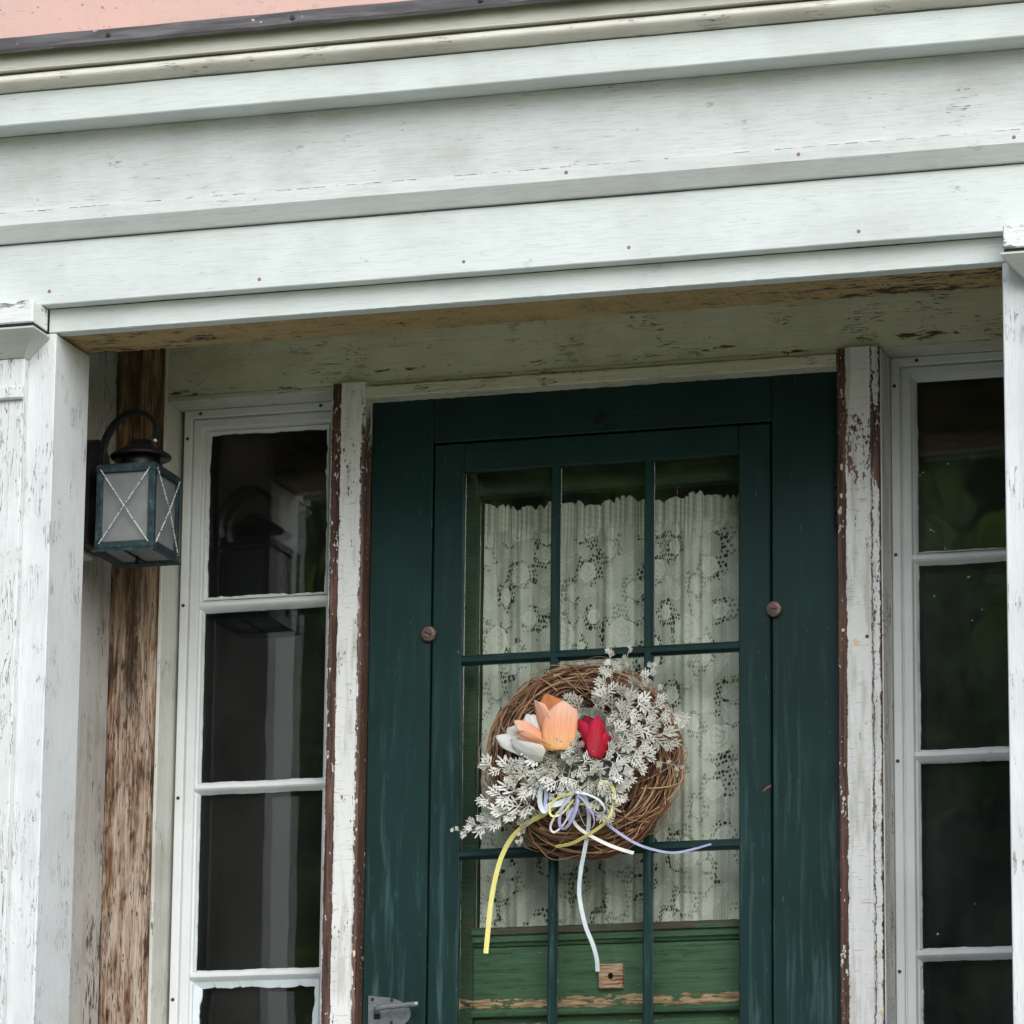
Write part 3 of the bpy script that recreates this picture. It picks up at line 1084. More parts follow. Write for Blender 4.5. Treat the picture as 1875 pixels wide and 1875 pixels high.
# ---------------------------------------------------------------- sidelight windows
def ragged_putty(x0, x1, z0, z1, sides, w, seed, y=.0555):
    """painted putty with an uneven inner edge on the named sides of one pane"""
    b = MB()
    R = random.Random(seed)
    t = .0045

    def edge(pa, pb, inward):
        n = 44
        ins, outs = [], []
        wv = wob(.32, R.uniform(3, 6), R.randint(0, 999))
        for i in range(n + 1):
            p = pa + (pb - pa) * (i / n)
            k = max(.2, 1 + wv(i / n) + R.uniform(-.10, .10) + (R.uniform(-.4, .5) if R.random() < .08 else 0))
            outs.append(p)
            ins.append(p + inward * w * k)
        vs_ = []
        for p, q in zip(outs, ins):
            vs_ += [(p.x, y - t * .8, p.y), (q.x, y + .002, q.y), (q.x, y + .006, q.y), (p.x, y + .006, p.y)]
        fs_ = [(i * 4 + j, i * 4 + (j + 1) % 4, (i + 1) * 4 + (j + 1) % 4, (i + 1) * 4 + j) for i in range(n) for j in range(4)]
        b.add(vs_, fs_)
    A, B, Cc, D = Vector((x0, z0)), Vector((x1, z0)), Vector((x1, z1)), Vector((x0, z1))
    if 'b' in sides:
        edge(A, B, Vector((0, 1)))
    if 't' in sides:
        edge(D, Cc, Vector((0, -1)))
    if 'l' in sides:
        edge(A, D, Vector((1, 0)))
    if 'r' in sides:
        edge(B, Cc, Vector((-1, 0)))
    return b


def sidelight(label, x0, x1, ztop, zm, gm, screws, putties, xg0, xg1):
    t = thing('sidelight_window', label, 'window', ((x0 + x1) / 2, .05, .62), 'sidelight windows beside the door')
    zb = .625
    f = MB()
    f.mitre(x0, x1, zb, ztop, [(0, .075), (0, .0425), (.002, .0405), (.0150, .0405), (.0165, .042), (.0170, .049), (.0195, .049), (.0200, .0445), (.0215, .043), (.0355, .0435), (.0370, .045), (.0385, .052), (.0460, .0605)])
    f.build('frame', m_frame, t)
    zs = [ztop - .040] + zm + [zb + .04]
    for q, zc in enumerate(zm):
        w = wob(.0010, 40, q + int(x0 * 50))
        MB().prism([(.062, zc + .0125), (.0490, zc + .0065), (.0465, zc + .0040), (.0465, zc - .0015), (.0500, zc - .0050), (.062, zc - .0120)], xg0 - .006, xg1 + .006, 40,
                   lambda j, i, x: (0, w(x) * (1 if j in (0, 5) else .4))).build('muntin', m_putty, t)
    for q in range(len(zs) - 1):
        hi, lo = zs[q] - (0 if q == 0 else .004), zs[q + 1] + (0 if q == len(zs) - 2 else .004)
        p = MB().box(xg0 - .004, xg1 + .004, .0620, .0650, lo, hi, 0).build('pane', gm, t)
    MB().box(xg0 - .02, xg1 + .02, .0860, .0890, zb + .02, ztop - .02, 0).build('inner_pane', gm, t)
    for (q, sides, w, mat) in putties:
        a, c = zs[q] - (.004 if q == 0 else .011), zs[q + 1] + .011
        ragged_putty(xg0, xg1, c, a, sides, w, q + int(abs(x0) * 100)).build('putty', mat, t)
    for sx, sz in screws:
        place(scr, 'screw', t, (sx, .0405, sz))
    return t


zl = [1.7245, 1.3640, .9990]
left_win = sidelight('narrow four pane sidelight window left of the door, mirroring the lantern', -.8690, -.5270, 2.1172, zl, m_glass,
                     [(-.861, 2.06), (-.861, 1.725), (-.861, 1.345), (-.861, .955), (-.585, 2.109), (-.835, 2.109)],
                     [(0, 'tlrb', .0060, m_putty), (1, 'lt', .0025, m_putty), (2, 'l', .0022, m_putty), (3, 'tlr', .0135, m_puttyb)], -.8240, -.5700)
zr = [1.7375, 1.3650, .9965]
right_win = sidelight('dark sidelight window right of the door with specks of paint on its glass', .5500, .8880, 2.1250, zr, m_glass_r,
                      [(.557, 2.07), (.557, 1.745), (.557, 1.355), (.557, .965), (.600, 2.117), (.80, 2.117)],
                      [(0, 'lb', .0030, m_putty), (1, 'l', .0035, m_putty), (2, 'lt', .0035, m_putty), (3, 'l', .0035, m_putty)], .5930, .8440)
R = random.Random(5)
for x, zz in ((.600, 1.90), (.646, 1.757), (.690, 1.70), (.730, 1.709), (.624, 1.668), (.714, 1.637), (.696, 1.617), (.653, 1.919), (.759, 1.843), (.619, 1.794), (.625, 1.79), (.624, 1.035), (.694, 1.088), (.606, 1.905)):
    b = MB()
    n = 7
    r = R.uniform(.0012, .0030)
    rim = [(x + r * R.uniform(.5, 1.2) * math.cos(i * 6.283 / n), .0617, zz + r * R.uniform(.4, .9) * math.sin(i * 6.283 / n)) for i in range(n)]
    b.add(rim + [(x, .0608, zz)], [(i, (i + 1) % n, n) for i in range(n)])
    b.build('paint_speck', m_white_fleck, right_win)

# ---------------------------------------------------------------- storm door
sd_ = thing('storm_door', 'dark green storm door with nine panes, hung with a wreath', 'door', (0, 0, 0))
YF, YB = 0.0, .034
MB().box(-.4640, -.3405, YF, YB, .012, 2.12, .0018).build('stile', m_storm, sd_)
MB().box(.3295, .4625, YF, YB, .012, 2.12, .0018).build('stile', m_storm, sd_)
MB().box(-.3400, .3290, YF, YB, 2.0080, 2.12, .0018).build('rail', m_storm_x, sd_)
MB().box(-.3400, .3290, YF, YB, .012, .745, .0018).build('rail', m_storm_x, sd_)
MB().box(-.3395, .3285, .020, YB, .750, 2.006, 0).build('rebate', m_black, sd_).data.materials[0] = m_storm
pz0, pz1, px0, px1 = .752, 2.0035, -.3365, .3255
sash = MB()
sash.box(px0, -.2785, YF + .0003, .019, pz0, pz1, .0022)
sash.build('stile', m_storm, sd_)
MB().box(.2650, px1, YF + .0003, .019, pz0, pz1, .0022).build('stile', m_storm, sd_)
MB().box(-.2780, .2645, YF + .0006, .019, 1.9475, pz1, .0022).build('rail', m_storm_x, sd_)
MB().box(-.2780, .2645, YF + .0006, .019, pz0, .832, .0022).build('rail', m_storm_x, sd_)
bpy.data.objects.remove(bpy.data.objects['rebate'])
gx = [-.2780, -.0960, .0880, .2645]
gz = [1.9475, 1.5810, 1.2080, .8320]
for zc in gz[1:3]:
    MB().prism([(.0035, zc + .0050), (.0020, zc + .0035), (.0020, zc - .0050), (.0110, zc - .0105), (.0185, zc - .0105), (.0185, zc + .0095), (.0110, zc + .0095)], -.2795, .2660, 20).build('muntin', m_storm_x, sd_)
for xc in gx[1:3]:
    for q in range(3):
        MB().prism_z([(xc - .0045, .0015), (xc + .0045, .0015), (xc + .0060, .003), (xc + .0095, .0115), (xc + .0095, .0185), (xc - .0095, .0185), (xc - .0095, .0115), (xc - .0060, .003)],
                     gz[q + 1] + .0050, gz[q] - (.0 if q == 0 else .0045), 4).build('muntin', m_storm, sd_)
for i in range(3):
    for q in range(3):
        MB().box(gx[i] + (.001 if i == 0 else .0096), gx[i + 1] - (.001 if i == 2 else .0096), .0125, .0150, gz[q + 1] + (.001 if q == 2 else .0097), gz[q] - (.001 if q == 0 else .0107), 0).build('pane', m_glass_d, sd_)
kb = MB().lathe((0, 0, 0), [(.0115, .000), (.0150, -.003), (.0155, -.0055), (.0135, -.0090), (.0075, -.0102)], 28, 'y')
kb.box(-.0075, .0075, -.0106, -.0100, -.0012, .0012, 0, 1)
km = kb.mesh('turn_button', [m_knob, m_iron])
for x, zz, a in ((-.3415, 1.632, .5), (.3345, 1.644, .3)):
    place(km, 'turn_button', sd_, (x, -.0006, zz), (0, a, 0), 'round rusty turn button over the panel seam')
kt = MB().lathe((0, 0, 0), [(.010, 0), (.011, -.004), (.008, -.007)], 20, 'y').mesh('turn_button', m_iron)
place(kt, 'turn_button', sd_, (-.006, -.0004, 2.028), label='small dark turn button on the top rail')
hg = MB()
for q in range(5):
    z0 = 1.795 + q * .0245
    hg.lathe((.4575, -.0085, z0), [(.0050, .0004), (.0068, .002), (.0068, .0215), (.0050, .0240)], 16)
hg.lathe((.4575, -.0085, 1.7830), [(.001, 0), (.0045, .003), (.0060, .007), (.0030, .0118)], 14)
hg.lathe((.4575, -.0085, 1.9185), [(.0030, 0), (.0060, .004), (.0045, .008), (.001, .011)], 14)
hg.build('hinge', m_iron, sd_, True)
# thumb latch
plate = MB()
out = [(-.4515, .945), (-.4515, .872)] + [(-.4515 + .084 * math.sin(a), .9085 - .0365 * math.cos(a)) for a in [math.pi * (.18 + .64 * i / 14) for i in range(15)]]
n = len(out)
plate.add([(x, -.0004, zz) for x, zz in out] + [(x, -.0028, zz) for x, zz in out], [tuple(range(n)), tuple(range(2 * n - 1, n - 1, -1))] + [(i, (i + 1) % n, n + (i + 1) % n, n + i) for i in range(n)])
hp = plate.build('latch_plate', m_plate, sd_)
lev = MB()
lev.tube(smooth_path([(-.4310, -.0020, .9130), (-.4310, -.017, .9130), (-.4270, -.0235, .9170), (-.410, -.026, .9195), (-.385, -.027, .9210), (-.345, -.027, .9235)], 6), [.0048] * 12 + [.0052] * 19, 10)
lev.build('lever', m_plate, hp, True)
MB().box(-.4400, -.4270, -.0046, -.0026, .9000, .9220, .001).build('keeper', m_iron, hp)
for x, zz in ((-.4430, .9380), (-.4050, .9360), (-.4050, .8930), (-.4430, .8800)):
    place(scr, 'screw', hp, (x, -.0028, zz))
ch = MB()
cp = [(.311, 1.300), (.318, 1.306), (.327, 1.310), (.3265, 1.313), (.320, 1.3115), (.313, 1.306)]
ch.add([(x, -.0004, zz - .0) for x, zz in cp] + [(x, .001, zz) for x, zz in cp], [tuple(range(6))] + [(i, (i + 1) % 6, 6 + (i + 1) % 6, 6 + i) for i in range(6)])
ch.build('paint_chip', m_chip, sd_)

# ---------------------------------------------------------------- inner door
ind = thing('inner_door', 'old green inner door behind the storm door with peeling lock rail', 'door', (0, .08, 0))
Y1, Y2 = .080, .122
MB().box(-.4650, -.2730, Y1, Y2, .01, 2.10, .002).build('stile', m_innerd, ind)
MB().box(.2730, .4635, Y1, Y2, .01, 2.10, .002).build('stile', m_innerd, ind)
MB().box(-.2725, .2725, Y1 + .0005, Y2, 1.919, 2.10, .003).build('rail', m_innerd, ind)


def irreg(amp):
    return lambda j, i, x: (0, random.Random(i * 7 + j * 3).uniform(-amp, amp))


MB().prism([(.0675, 1.0630), (.0685, 1.0745), (.0720, 1.0770), (.118, 1.0770), (.118, 1.0420), (.083, 1.0420), (.0800, 1.0470), (.0740, 1.0495), (.0735, 1.0600)], -.2725, .2725, 60, irreg(.0005)).build('sill_moulding', m_inner, ind)
MB().box(-.2725, .2725, Y1 + .0020, Y2, .925, 1.0395, .001).build('lock_rail', m_inner, ind)
MB().prism([(.083, .9255), (.0740, .9215), (.0715, .9150), (.0735, .9090), (.083, .9075), (.118, .9075), (.118, .9250)], -.2725, .2725, 60, irreg(.0006)).build('ledge_moulding', m_inner, ind)
MB().box(-.2725, .2725, Y1 + .0120, Y2, .890, .9070, .001).build('groove_board', m_inner, ind)
MB().prism([(.0800, .8960), (.0770, .8920), (.0770, .8820), (.0800, .8790), (.118, .8790), (.118, .8895), (.0930, .8895)], -.2725, .2725, 60, irreg(.0006)).build('panel_moulding', m_inner, ind)
MB().box(-.2725, .2725, Y1 + .0040, Y2, .012, .878, .001).build('panel', m_inner, ind)
hb = MB()
ring_in = [(.0052 * math.cos(a), .0062 * math.sin(a)) for a in [i * 2 * math.pi / 16 for i in range(16)]]


def sq(a, s_):
    c, d = math.cos(a), math.sin(a)
    k = s_ / max(abs(c), abs(d))
    return (c * k, d * k)


sq_o = [sq(i * 2 * math.pi / 16, .0228) for i in range(16)]
zc = .978
vs_ = [(x, .0700, zc + zz) for x, zz in sq_o] + [(x, .0700, zc + zz) for x, zz in ring_in] + [(x, .0815, zc + zz) for x, zz in ring_in] + [(x * 1.02, .0825, zc + zz * 1.02) for x, zz in sq_o]
n = 16
hb.add(vs_, [(i, (i + 1) % n, n + (i + 1) % n, n + i) for i in range(n)] + [(i, (i + 1) % n, 3 * n + (i + 1) % n, 3 * n + i) for i in range(n)])
hb.add([vs_[n + i] for i in range(n)] + [vs_[2 * n + i] for i in range(n)], [(i, (i + 1) % n, n + (i + 1) % n, n + i) for i in range(n)] + [tuple(range(n, 2 * n))], 1)
hb.build('lock_block', [m_block, m_black], ind, label='square of bare pine with a round hole')
MB().box(-.2725, .2725, .0950, .0975, 1.077, 1.919, 0).build('pane', m_glass_i, ind)


# ---------------------------------------------------------------- lace curtain: the openwork is computed thread by thread
def curtain():
    x0, x1, z0, z1 = -.2700, .2850, 1.0700, 1.9130
    nx, nz = 480, 720
    xs = np.linspace(x0, x1, nx)
    zs = np.linspace(z0, z1, nz)
    Xg, Zg = np.meshgrid(xs, zs)
    r = np.random.default_rng(4)
    # hanging folds
    ph = r.uniform(0, 6.28, 5)
    fold = (.0060 * np.sin(2 * np.pi * xs / .083 + ph[0] + .8 * np.sin(xs * 23)) + .0020 * np.sin(2 * np.pi * xs / .041 + ph[1] + .6 * np.sin(xs * 41)) + .0015 * np.sin(2 * np.pi * xs / .019 + ph[2]))
    pleat = .0035 * np.sin(2 * np.pi * xs / .0150 + 3.6 * np.sin(xs * 41 + 1) + 2.4 * np.sin(xs * 97)) + .0015 * np.sin(2 * np.pi * xs / .0067 + ph[3])
    top = np.clip((Zg - 1.800) / .06, 0, 1)
    Yg = .1180 + fold[None, :] * (1 - .55 * top) + pleat[None, :] * top ** 1.5 + .0015 * np.sin(Zg * 30 + Xg * 50)
    # cloth coordinates: gathered about 1.15 to 1
    S_ = Xg * 1.18 + .009 * np.sin(Xg * 34 + 2) + .006 * np.sin(Zg * 6 + Xg * 19) + .0045 * np.sin(2 * np.pi * Xg / .083 + ph[0]) + .003 * np.sin(Zg * 11)
    T_ = Zg + .004 * np.sin(S_ * 40)
    W, H = .150, .215
    weave = np.full(Xg.shape, .80)
    relief = np.full(Xg.shape, .30)
    weave += .10 * np.sin(2 * np.pi * S_ / .0038)                       # vertical net threads
    # two staggered families of motifs
    hole_zone = np.zeros(Xg.shape)
    solid = np.zeros(Xg.shape)
    cord = np.zeros(Xg.shape)
    shade = np.zeros(Xg.shape)

    def local(ox, oz, w=W, h=H):
        row = np.floor((T_ - oz) / h)
        s_ = (S_ - ox + (row % 2) * w / 2 + w * 50) % w - w / 2
        t_ = (T_ - oz) % h - h / 2
        return s_, t_

    def rose(ox, oz, R_, k, wob_, rings):
        nonlocal hole_zone, solid, cord, shade
        s_, t_ = local(ox, oz)
        rad = np.hypot(s_, t_)
        th = np.arctan2(t_, s_)
        edge = R_ * (.86 + .14 * np.abs(np.cos(k * th / 2 + wob_)))
        q = rad / edge
        ins = q < 1
        solid = np.where(ins, 1, solid)
        cord = np.maximum(cord, np.exp(-((q - .97) / .055) ** 2))
        for a in rings:
            e2 = a * (1 + .16 * np.cos(3 * th + a * 9))
            ln = np.exp(-((q - e2) / .045) ** 2) * (np.cos(2 * th + a * 13) > -.5)
            shade = np.maximum(shade, ln * ins)
            cord = np.maximum(cord, .7 * np.exp(-((q - e2 - .09) / .05) ** 2) * ins)
        hole_zone = np.maximum(hole_zone, ((q > 1.05) & (q < 1.95)).astype(float))

    def leaf(ox, oz, ang, L, B):
        nonlocal hole_zone, solid, cord, shade
        s_, t_ = local(ox, oz)
        u = s_ * math.cos(ang) + t_ * math.sin(ang)
        v = -s_ * math.sin(ang) + t_ * math.cos(ang)
        q = np.hypot(u / L, v / B * (1 + .5 * u / L))
        ins = q < 1
        solid = np.where(ins, np.maximum(solid, .75), solid)
        cord = np.maximum(cord, np.exp(-((q - .96) / .07) ** 2))
        cord = np.maximum(cord, ins * np.exp(-(v / .0011) ** 2))
        shade = np.maximum(shade, ins * .55 * (np.sin(2 * np.pi * (u * .8 + np.abs(v)) / .0062) > .55))

    def scroll(ox, oz, R_, a0, a1):
        nonlocal cord
        s_, t_ = local(ox, oz)
        rad = np.hypot(s_, t_)
        th = np.arctan2(t_, s_)
        cord = np.maximum(cord, np.exp(-((rad - R_) / .0014) ** 2) * ((th > a0) & (th < a1)))

    rose(.010, .030, .0290, 7, .3, (.25, .48, .72))
    rose(.078, .150, .0200, 5, 1.0, (.35, .68))
    rose(.095, .062, .0150, 6, .0, (.5,))
    rose(.036, .116, .0170, 5, .6, (.4, .75))
    leaf(.052, .040, 1.0, .026, .012)
    leaf(.118, .110, 2.3, .028, .013)
    leaf(.010, .170, .5, .024, .011)
    leaf(.060, .196, 2.6, .024, .010)
    leaf(.130, .020, 1.7, .022, .010)
    rose(.130, .190, .0165, 6, .4, (.45, .75))
    rose(.060, .006, .0120, 5, .2, (.5,))
    leaf(.140, .145, .4, .022, .010)
    leaf(.030, .078, 2.0, .024, .010)
    leaf(.088, .112, .1, .020, .009)
    scroll(.045, .160, .034, 1.0, 3.1)
    scroll(.070, .095, .030, -2.6, .6)
    scroll(.020, .075, .042, .2, 2.8)
    scroll(.120, .165, .024, -1.0, 2.2)
    # net holes: a jittered honeycomb of elongated openings
    pw, phh = .0066, .0090
    best = np.full(Xg.shape, 9.0)
    ri = np.floor(T_ / phh).astype(int)
    for dr in (-1, 0, 1):
        rr = ri + dr
        off = (rr % 2) * .5
        ci = np.floor(S_ / pw - off).astype(int)
        for dc in (-1, 0, 1):
            cc = ci + dc
            h1 = np.sin(rr * 127.1 + cc * 311.7) * 43758.5453
            h2 = np.sin(rr * 269.5 + cc * 183.3) * 43758.5453
            h1, h2 = h1 - np.floor(h1), h2 - np.floor(h2)
            cx = (cc + off + .5 + (h1 - .5) * .5) * pw
            cz = (rr + .5 + (h2 - .5) * .5) * phh
            sz = .62 + .75 * h1 * h2 + .25 * h1
            d = np.hypot((S_ - cx) / (.0025 * sz), (T_ - cz) / (.0038 * sz))
            best = np.minimum(best, d)
    gate = np.sin(S_ * 71 + 1) * np.sin(T_ * 53 + .5 * np.sin(S_ * 60)) + .6 * np.sin(S_ * 29 + T_ * 37)
    hz = hole_zone * (gate > -.60) * (solid < .5)
    hole = np.clip((1.05 - best) / .3, 0, 1) * hz
    rim = np.exp(-((best - 1.25) / .28) ** 2) * hz
    weave = np.where(solid > .9, .97, np.where(solid > .5, .90, weave))
    relief = np.where(solid > .9, .66, np.where(solid > .5, .50, relief))
    weave = np.maximum(weave, .97 * np.clip(cord, 0, 1))
    weave = np.maximum(weave, .9 * rim)
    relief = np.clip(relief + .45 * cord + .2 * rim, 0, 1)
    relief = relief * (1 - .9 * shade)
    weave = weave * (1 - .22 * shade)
    # doubled layers where the cloth overlaps itself
    for a, b_ in ((-.2700, -.243), (-.205, -.178), (-.118, -.100), (-.022, .030), (.120, .185), (.215, .290)):
        wv = a + .004 * np.sin(zs * 9 + a * 40)
        wb = b_ + .005 * np.sin(zs * 7 + b_ * 60)
        dbl = ((Xg > wv[:, None]) & (Xg < wb[:, None])).astype(float)
        weave = 1 - (1 - weave) * (1 - .75 * dbl)
        relief = np.clip(relief + .24 * dbl, 0, 1)
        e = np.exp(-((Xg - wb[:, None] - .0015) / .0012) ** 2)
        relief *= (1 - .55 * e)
        hole = hole * (1 - .45 * dbl)
    hole = hole * np.clip((1.838 - Zg) / .004, 0, 1)
    weave = weave * (1 - .96 * hole)
    # ruffled header above the rod
    hd = np.clip((Zg - 1.852) / .006, 0, 1)
    ruff = .5 + .5 * np.sin(2 * np.pi * xs / .0150 + 3.6 * np.sin(xs * 41 + 1) + 2.4 * np.sin(xs * 97))
    weave = weave * (1 - hd) + hd * np.clip(.80 + .16 * ruff[None, :] - .25 * (hole > .6), 0, 1)
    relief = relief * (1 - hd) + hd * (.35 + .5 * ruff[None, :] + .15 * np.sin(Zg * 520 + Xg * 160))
    for zz in (1.8500, 1.8690):
        e = np.exp(-((Zg - zz - .0015 * np.sin(Xg * 90)) / .0012) ** 2)
        relief = np.clip(relief * (1 - .6 * e), 0, 1)
    topz = 1.8960 + .0095 * np.abs(np.sin(np.pi * xs / .0270 + 2.1 * np.sin(xs * 29) + 1.2 * np.sin(xs * 83))) ** .7 + .0055 * np.sin(xs * 47 + 1) + .0025 * np.sin(xs * 131)
    above = Zg > topz[None, :]
    keep = ~above
    V = np.stack([Xg, Yg, Zg], -1).reshape(-1, 3)
    idx = np.arange(nx * nz).reshape(nz, nx)
    kq = keep[:-1, :-1] & keep[1:, :-1] & keep[:-1, 1:] & keep[1:, 1:]
    q = np.stack([idx[:-1, :-1][kq], idx[:-1, 1:][kq], idx[1:, 1:][kq], idx[1:, :-1][kq]], -1)
    me = bpy.data.meshes.new('cloth')
    base = Vector((0, .118, 1.07))
    V = V - np.array(base)[None, :]
    me.vertices.add(len(V))
    me.vertices.foreach_set('co', V.astype(np.float32).ravel())
    me.loops.add(q.size)
    me.loops.foreach_set('vertex_index', q.astype(np.int32).ravel())
    me.polygons.add(len(q))
    me.polygons.foreach_set('loop_start', np.arange(0, q.size, 4, dtype=np.int32))
    me.polygons.foreach_set('loop_total', np.full(len(q), 4, dtype=np.int32))
    me.update(calc_edges=True)
    me.polygons.foreach_set('use_smooth', np.ones(len(q), dtype=bool))
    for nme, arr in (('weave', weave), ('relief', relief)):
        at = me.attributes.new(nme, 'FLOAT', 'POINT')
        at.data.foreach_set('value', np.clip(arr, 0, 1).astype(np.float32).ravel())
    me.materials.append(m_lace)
    t = thing('lace_curtain', 'cream lace curtain with rose pattern and ruffled top inside the door glass', 'curtain', tuple(base))
    o = bpy.data.objects.new('cloth', me)
    col.objects.link(o)
    o.parent = t
    MB().tube([(-.272, .1365, 1.8600), (.272, .1365, 1.8600)], .0045, 12).build('rod', m_knob, t)


curtain()

# ---------------------------------------------------------------- lantern on the left wall of the recess
lan = thing('wall_lantern', 'square verdigris wall lantern with cross wired panes and dark cap', 'lantern', (-.945, -.255, 1.85))
LX0, LX1, LY0, LY1, LZ0, LZ1 = -.9030, -.7850, -.3200, -.1850, 1.7600, 1.9220
MB().box(-.9848, -.9500, -.300, -.205, 1.765, 1.985, .004).build('mounting_block', m_side, lan)
bp = MB()
pr = [(-.305, 1.775), (-.200, 1.775)] + [(-.2525 + .0525 * math.cos(a), 1.945 + .045 * math.sin(a)) for a in [math.pi * i / 12 for i in range(13)]]
n = len(pr)
bp.add([(-.9495, y, zz) for y, zz in pr] + [(-.9240, y * .98 - .00505, zz * .992 + .0150) for y, zz in pr], [tuple(range(n)), tuple(range(2 * n - 1, n - 1, -1))] + [(i, (i + 1) % n, n + (i + 1) % n, n + i) for i in range(n)])
bp.build('backplate', m_capm, lan)
MB().box(-.9245, -.9025, -.275, -.235, 1.80, 1.83, .003).box(-.9245, -.9025, -.275, -.235, 1.885, 1.915, .003).build('bracket', m_capm, lan)
w = .0125
fr = MB()
for x0 in (LX0, LX1 - w):
    for y0 in (LY0, LY1 - w):
        fr.box(x0, x0 + w, y0, y0 + w, LZ0 + .0125, LZ1 - .0135, .0012)
for z0, z1 in ((LZ0, LZ0 + .0135), (LZ1 - .0145, LZ1)):
    for y0 in (LY0 - .0008, LY1 - w):
        fr.box(LX0 - .0009, LX1 + .0009, y0, y0 + w + .0008, z0, z1, .0012)
    for x0 in (LX0 - .0008, LX1 - w):
        fr.box(x0, x0 + w + .0008, LY0 + w, LY1 - w, z0, z1, .0012)
fr.box(LX0 + .002, LX1 - .002, LY0 + .002, LY1 - .002, LZ1 - .0008, LZ1 + .0025, .001)
fr.build('frame', m_verd, lan)
# flared foot below the frame
ft = MB()
e = .0045
ft.mitre(0, 1, 0, 1, [])
vs_ = []
for d, zz in ((0.0, LZ0 + .0008), (e, LZ0 - .0045), (e, LZ0 - .0065), (-.004, LZ0 - .0010)):
    vs_ += [(LX0 - d, LY0 - d, zz), (LX1 + d, LY0 - d, zz), (LX1 + d, LY1 + d, zz), (LX0 - d, LY1 + d, zz)]
ft.add(vs_, [(r_ * 4 + s_, r_ * 4 + (s_ + 1) % 4, ((r_ + 1) % 4) * 4 + (s_ + 1) % 4, ((r_ + 1) % 4) * 4 + s_) for r_ in range(4) for s_ in range(4)])
ft.build('foot_rim', m_verd, lan)
MB().box(LX0 + .004, LX1 - .004, LY0 + .004, LY1 - .004, LZ0 + .001, LZ0 + .003, 0).build('bottom_pane', m_lglass, lan)
MB().box(-.850, -.8475, LY0 + .003, LY1 - .003, LZ0 - .003, LZ0 + .0008, 0).build('bottom_bar', m_capm, lan)
gzz = (LZ0 + .0120, LZ1 - .0130)
for y in (LY0 + .006, LY1 - .008):
    MB().box(LX0 + w - .002, LX1 - w + .002, y, y + .002, gzz[0], gzz[1], 0).build('pane', m_lglass, lan)
for x in (LX0 + .006, LX1 - .008):
    MB().box(x, x + .002, LY0 + w - .002, LY1 - w + .002, gzz[0], gzz[1], 0).build('pane', m_lglass, lan)
MB().lathe((-.844, -.2525, LZ0 + .02), [(.010, 0), (.013, .004), (.013, .034), (.010, .036), (.012, .045), (.022, .068), (.025, .084), (.020, .100), (.008, .108)], 20).build('bulb', m_wire, lan, True)
wr = .0013
for q in range(2):
    ins = .009
    za, zb = LZ0 + ins, LZ1 - ins
    if q:
        za, zb = zb, za
    MB().tube([(LX0 + ins, LY0 - .0022, za), ((LX0 + LX1) / 2, LY0 - .0045 - q * .002, (za + zb) / 2), (LX1 - ins, LY0 - .0022, zb)], wr, 6).build('cross_wire', m_wire, lan)
    MB().tube([(LX1 + .0022, LY0 + ins, za), (LX1 + .0045 + q * .002, (LY0 + LY1) / 2, (za + zb) / 2), (LX1 + .0022, LY1 - ins, zb)], wr, 6).build('cross_wire', m_wire, lan)
cx, cy = (LX0 + LX1) / 2 + .003, (LY0 + LY1) / 2
MB().lathe((cx, cy, LZ1), [(.036, .0), (.038, .004), (.037, .026), (.034, .030)], 32).build('chimney', m_capm, lan, True)
MB().lathe((cx, cy, LZ1), [(.030, .0270), (.0575, .0260), (.0590, .0290), (.0575, .0315), (.045, .0400), (.030, .0475), (.022, .0515), (.0215, .0580), (.019, .0610), (.006, .0620)], 40).build('cap', m_capm, lan, True)
hp_ = smooth_path([(-.9180, cy, 1.9230), (-.9210, cy, 1.9560), (-.9120, cy, 1.9950), (-.888, cy, 2.0270), (-.8560, cy, 2.0400), (-.8270, cy, 2.0310), (-.8110, cy, 2.0080), (-.8100, cy, 1.9780)], 6)
hn = MB()
vs_ = []
for i, p in enumerate(hp_):
    t = (hp_[min(i + 1, len(hp_) - 1)] - hp_[max(i - 1, 0)]).normalized()
    nn = Vector((-t.z, 0, t.x))
    k = .0060 - .0025 * i / len(hp_)
    for a, b_ in ((-1, -1), (1, -1), (1, 1), (-1, 1)):
        vs_.append(p + nn * k * a + Vector((0, .0075 * b_, 0)))
n = len(hp_)
hn.add(vs_, [(i * 4 + j, i * 4 + (j + 1) % 4, (i + 1) * 4 + (j + 1) % 4, (i + 1) * 4 + j) for i in range(n - 1) for j in range(4)] + [(0, 1, 2, 3), tuple((n - 1) * 4 + j for j in range(4))])
hn.build('hoop_handle', m_capm, lan)
MB().lathe((-.8090, cy - .010, 1.9790), [(.001, -.004), (.004, -.002), (.004, .002), (.001, .004)], 10).build('rivet', m_wire, lan)
MB().lathe((-.842, -.2525, LZ0 - .022), [(.002, 0), (.0055, .004), (.0045, .012), (.002, .020)], 12).build('finial', m_capm, lan)

# ---------------------------------------------------------------- wreath
WC = Vector((-.0190, -.0520, 1.3660))
wre = thing('wreath', 'round grapevine wreath with tulips and silver sprigs on the storm door', 'wreath', (WC.x, WC.y, WC.z))


def uv(u, v, y=-.10):
    """a place on the front of the wreath: sketch units of about a quarter of a millimetre, u right and v down from its upper left"""
    k = (y + .06) / -.05
    return Vector((-.27480 + .01617 * k + u * (.00025571 - .00000153 * k) + v * .00000332, y, 1.60782 - .01096 * k - u * .00001322 - v * (.00024965 - .0000015 * k)))


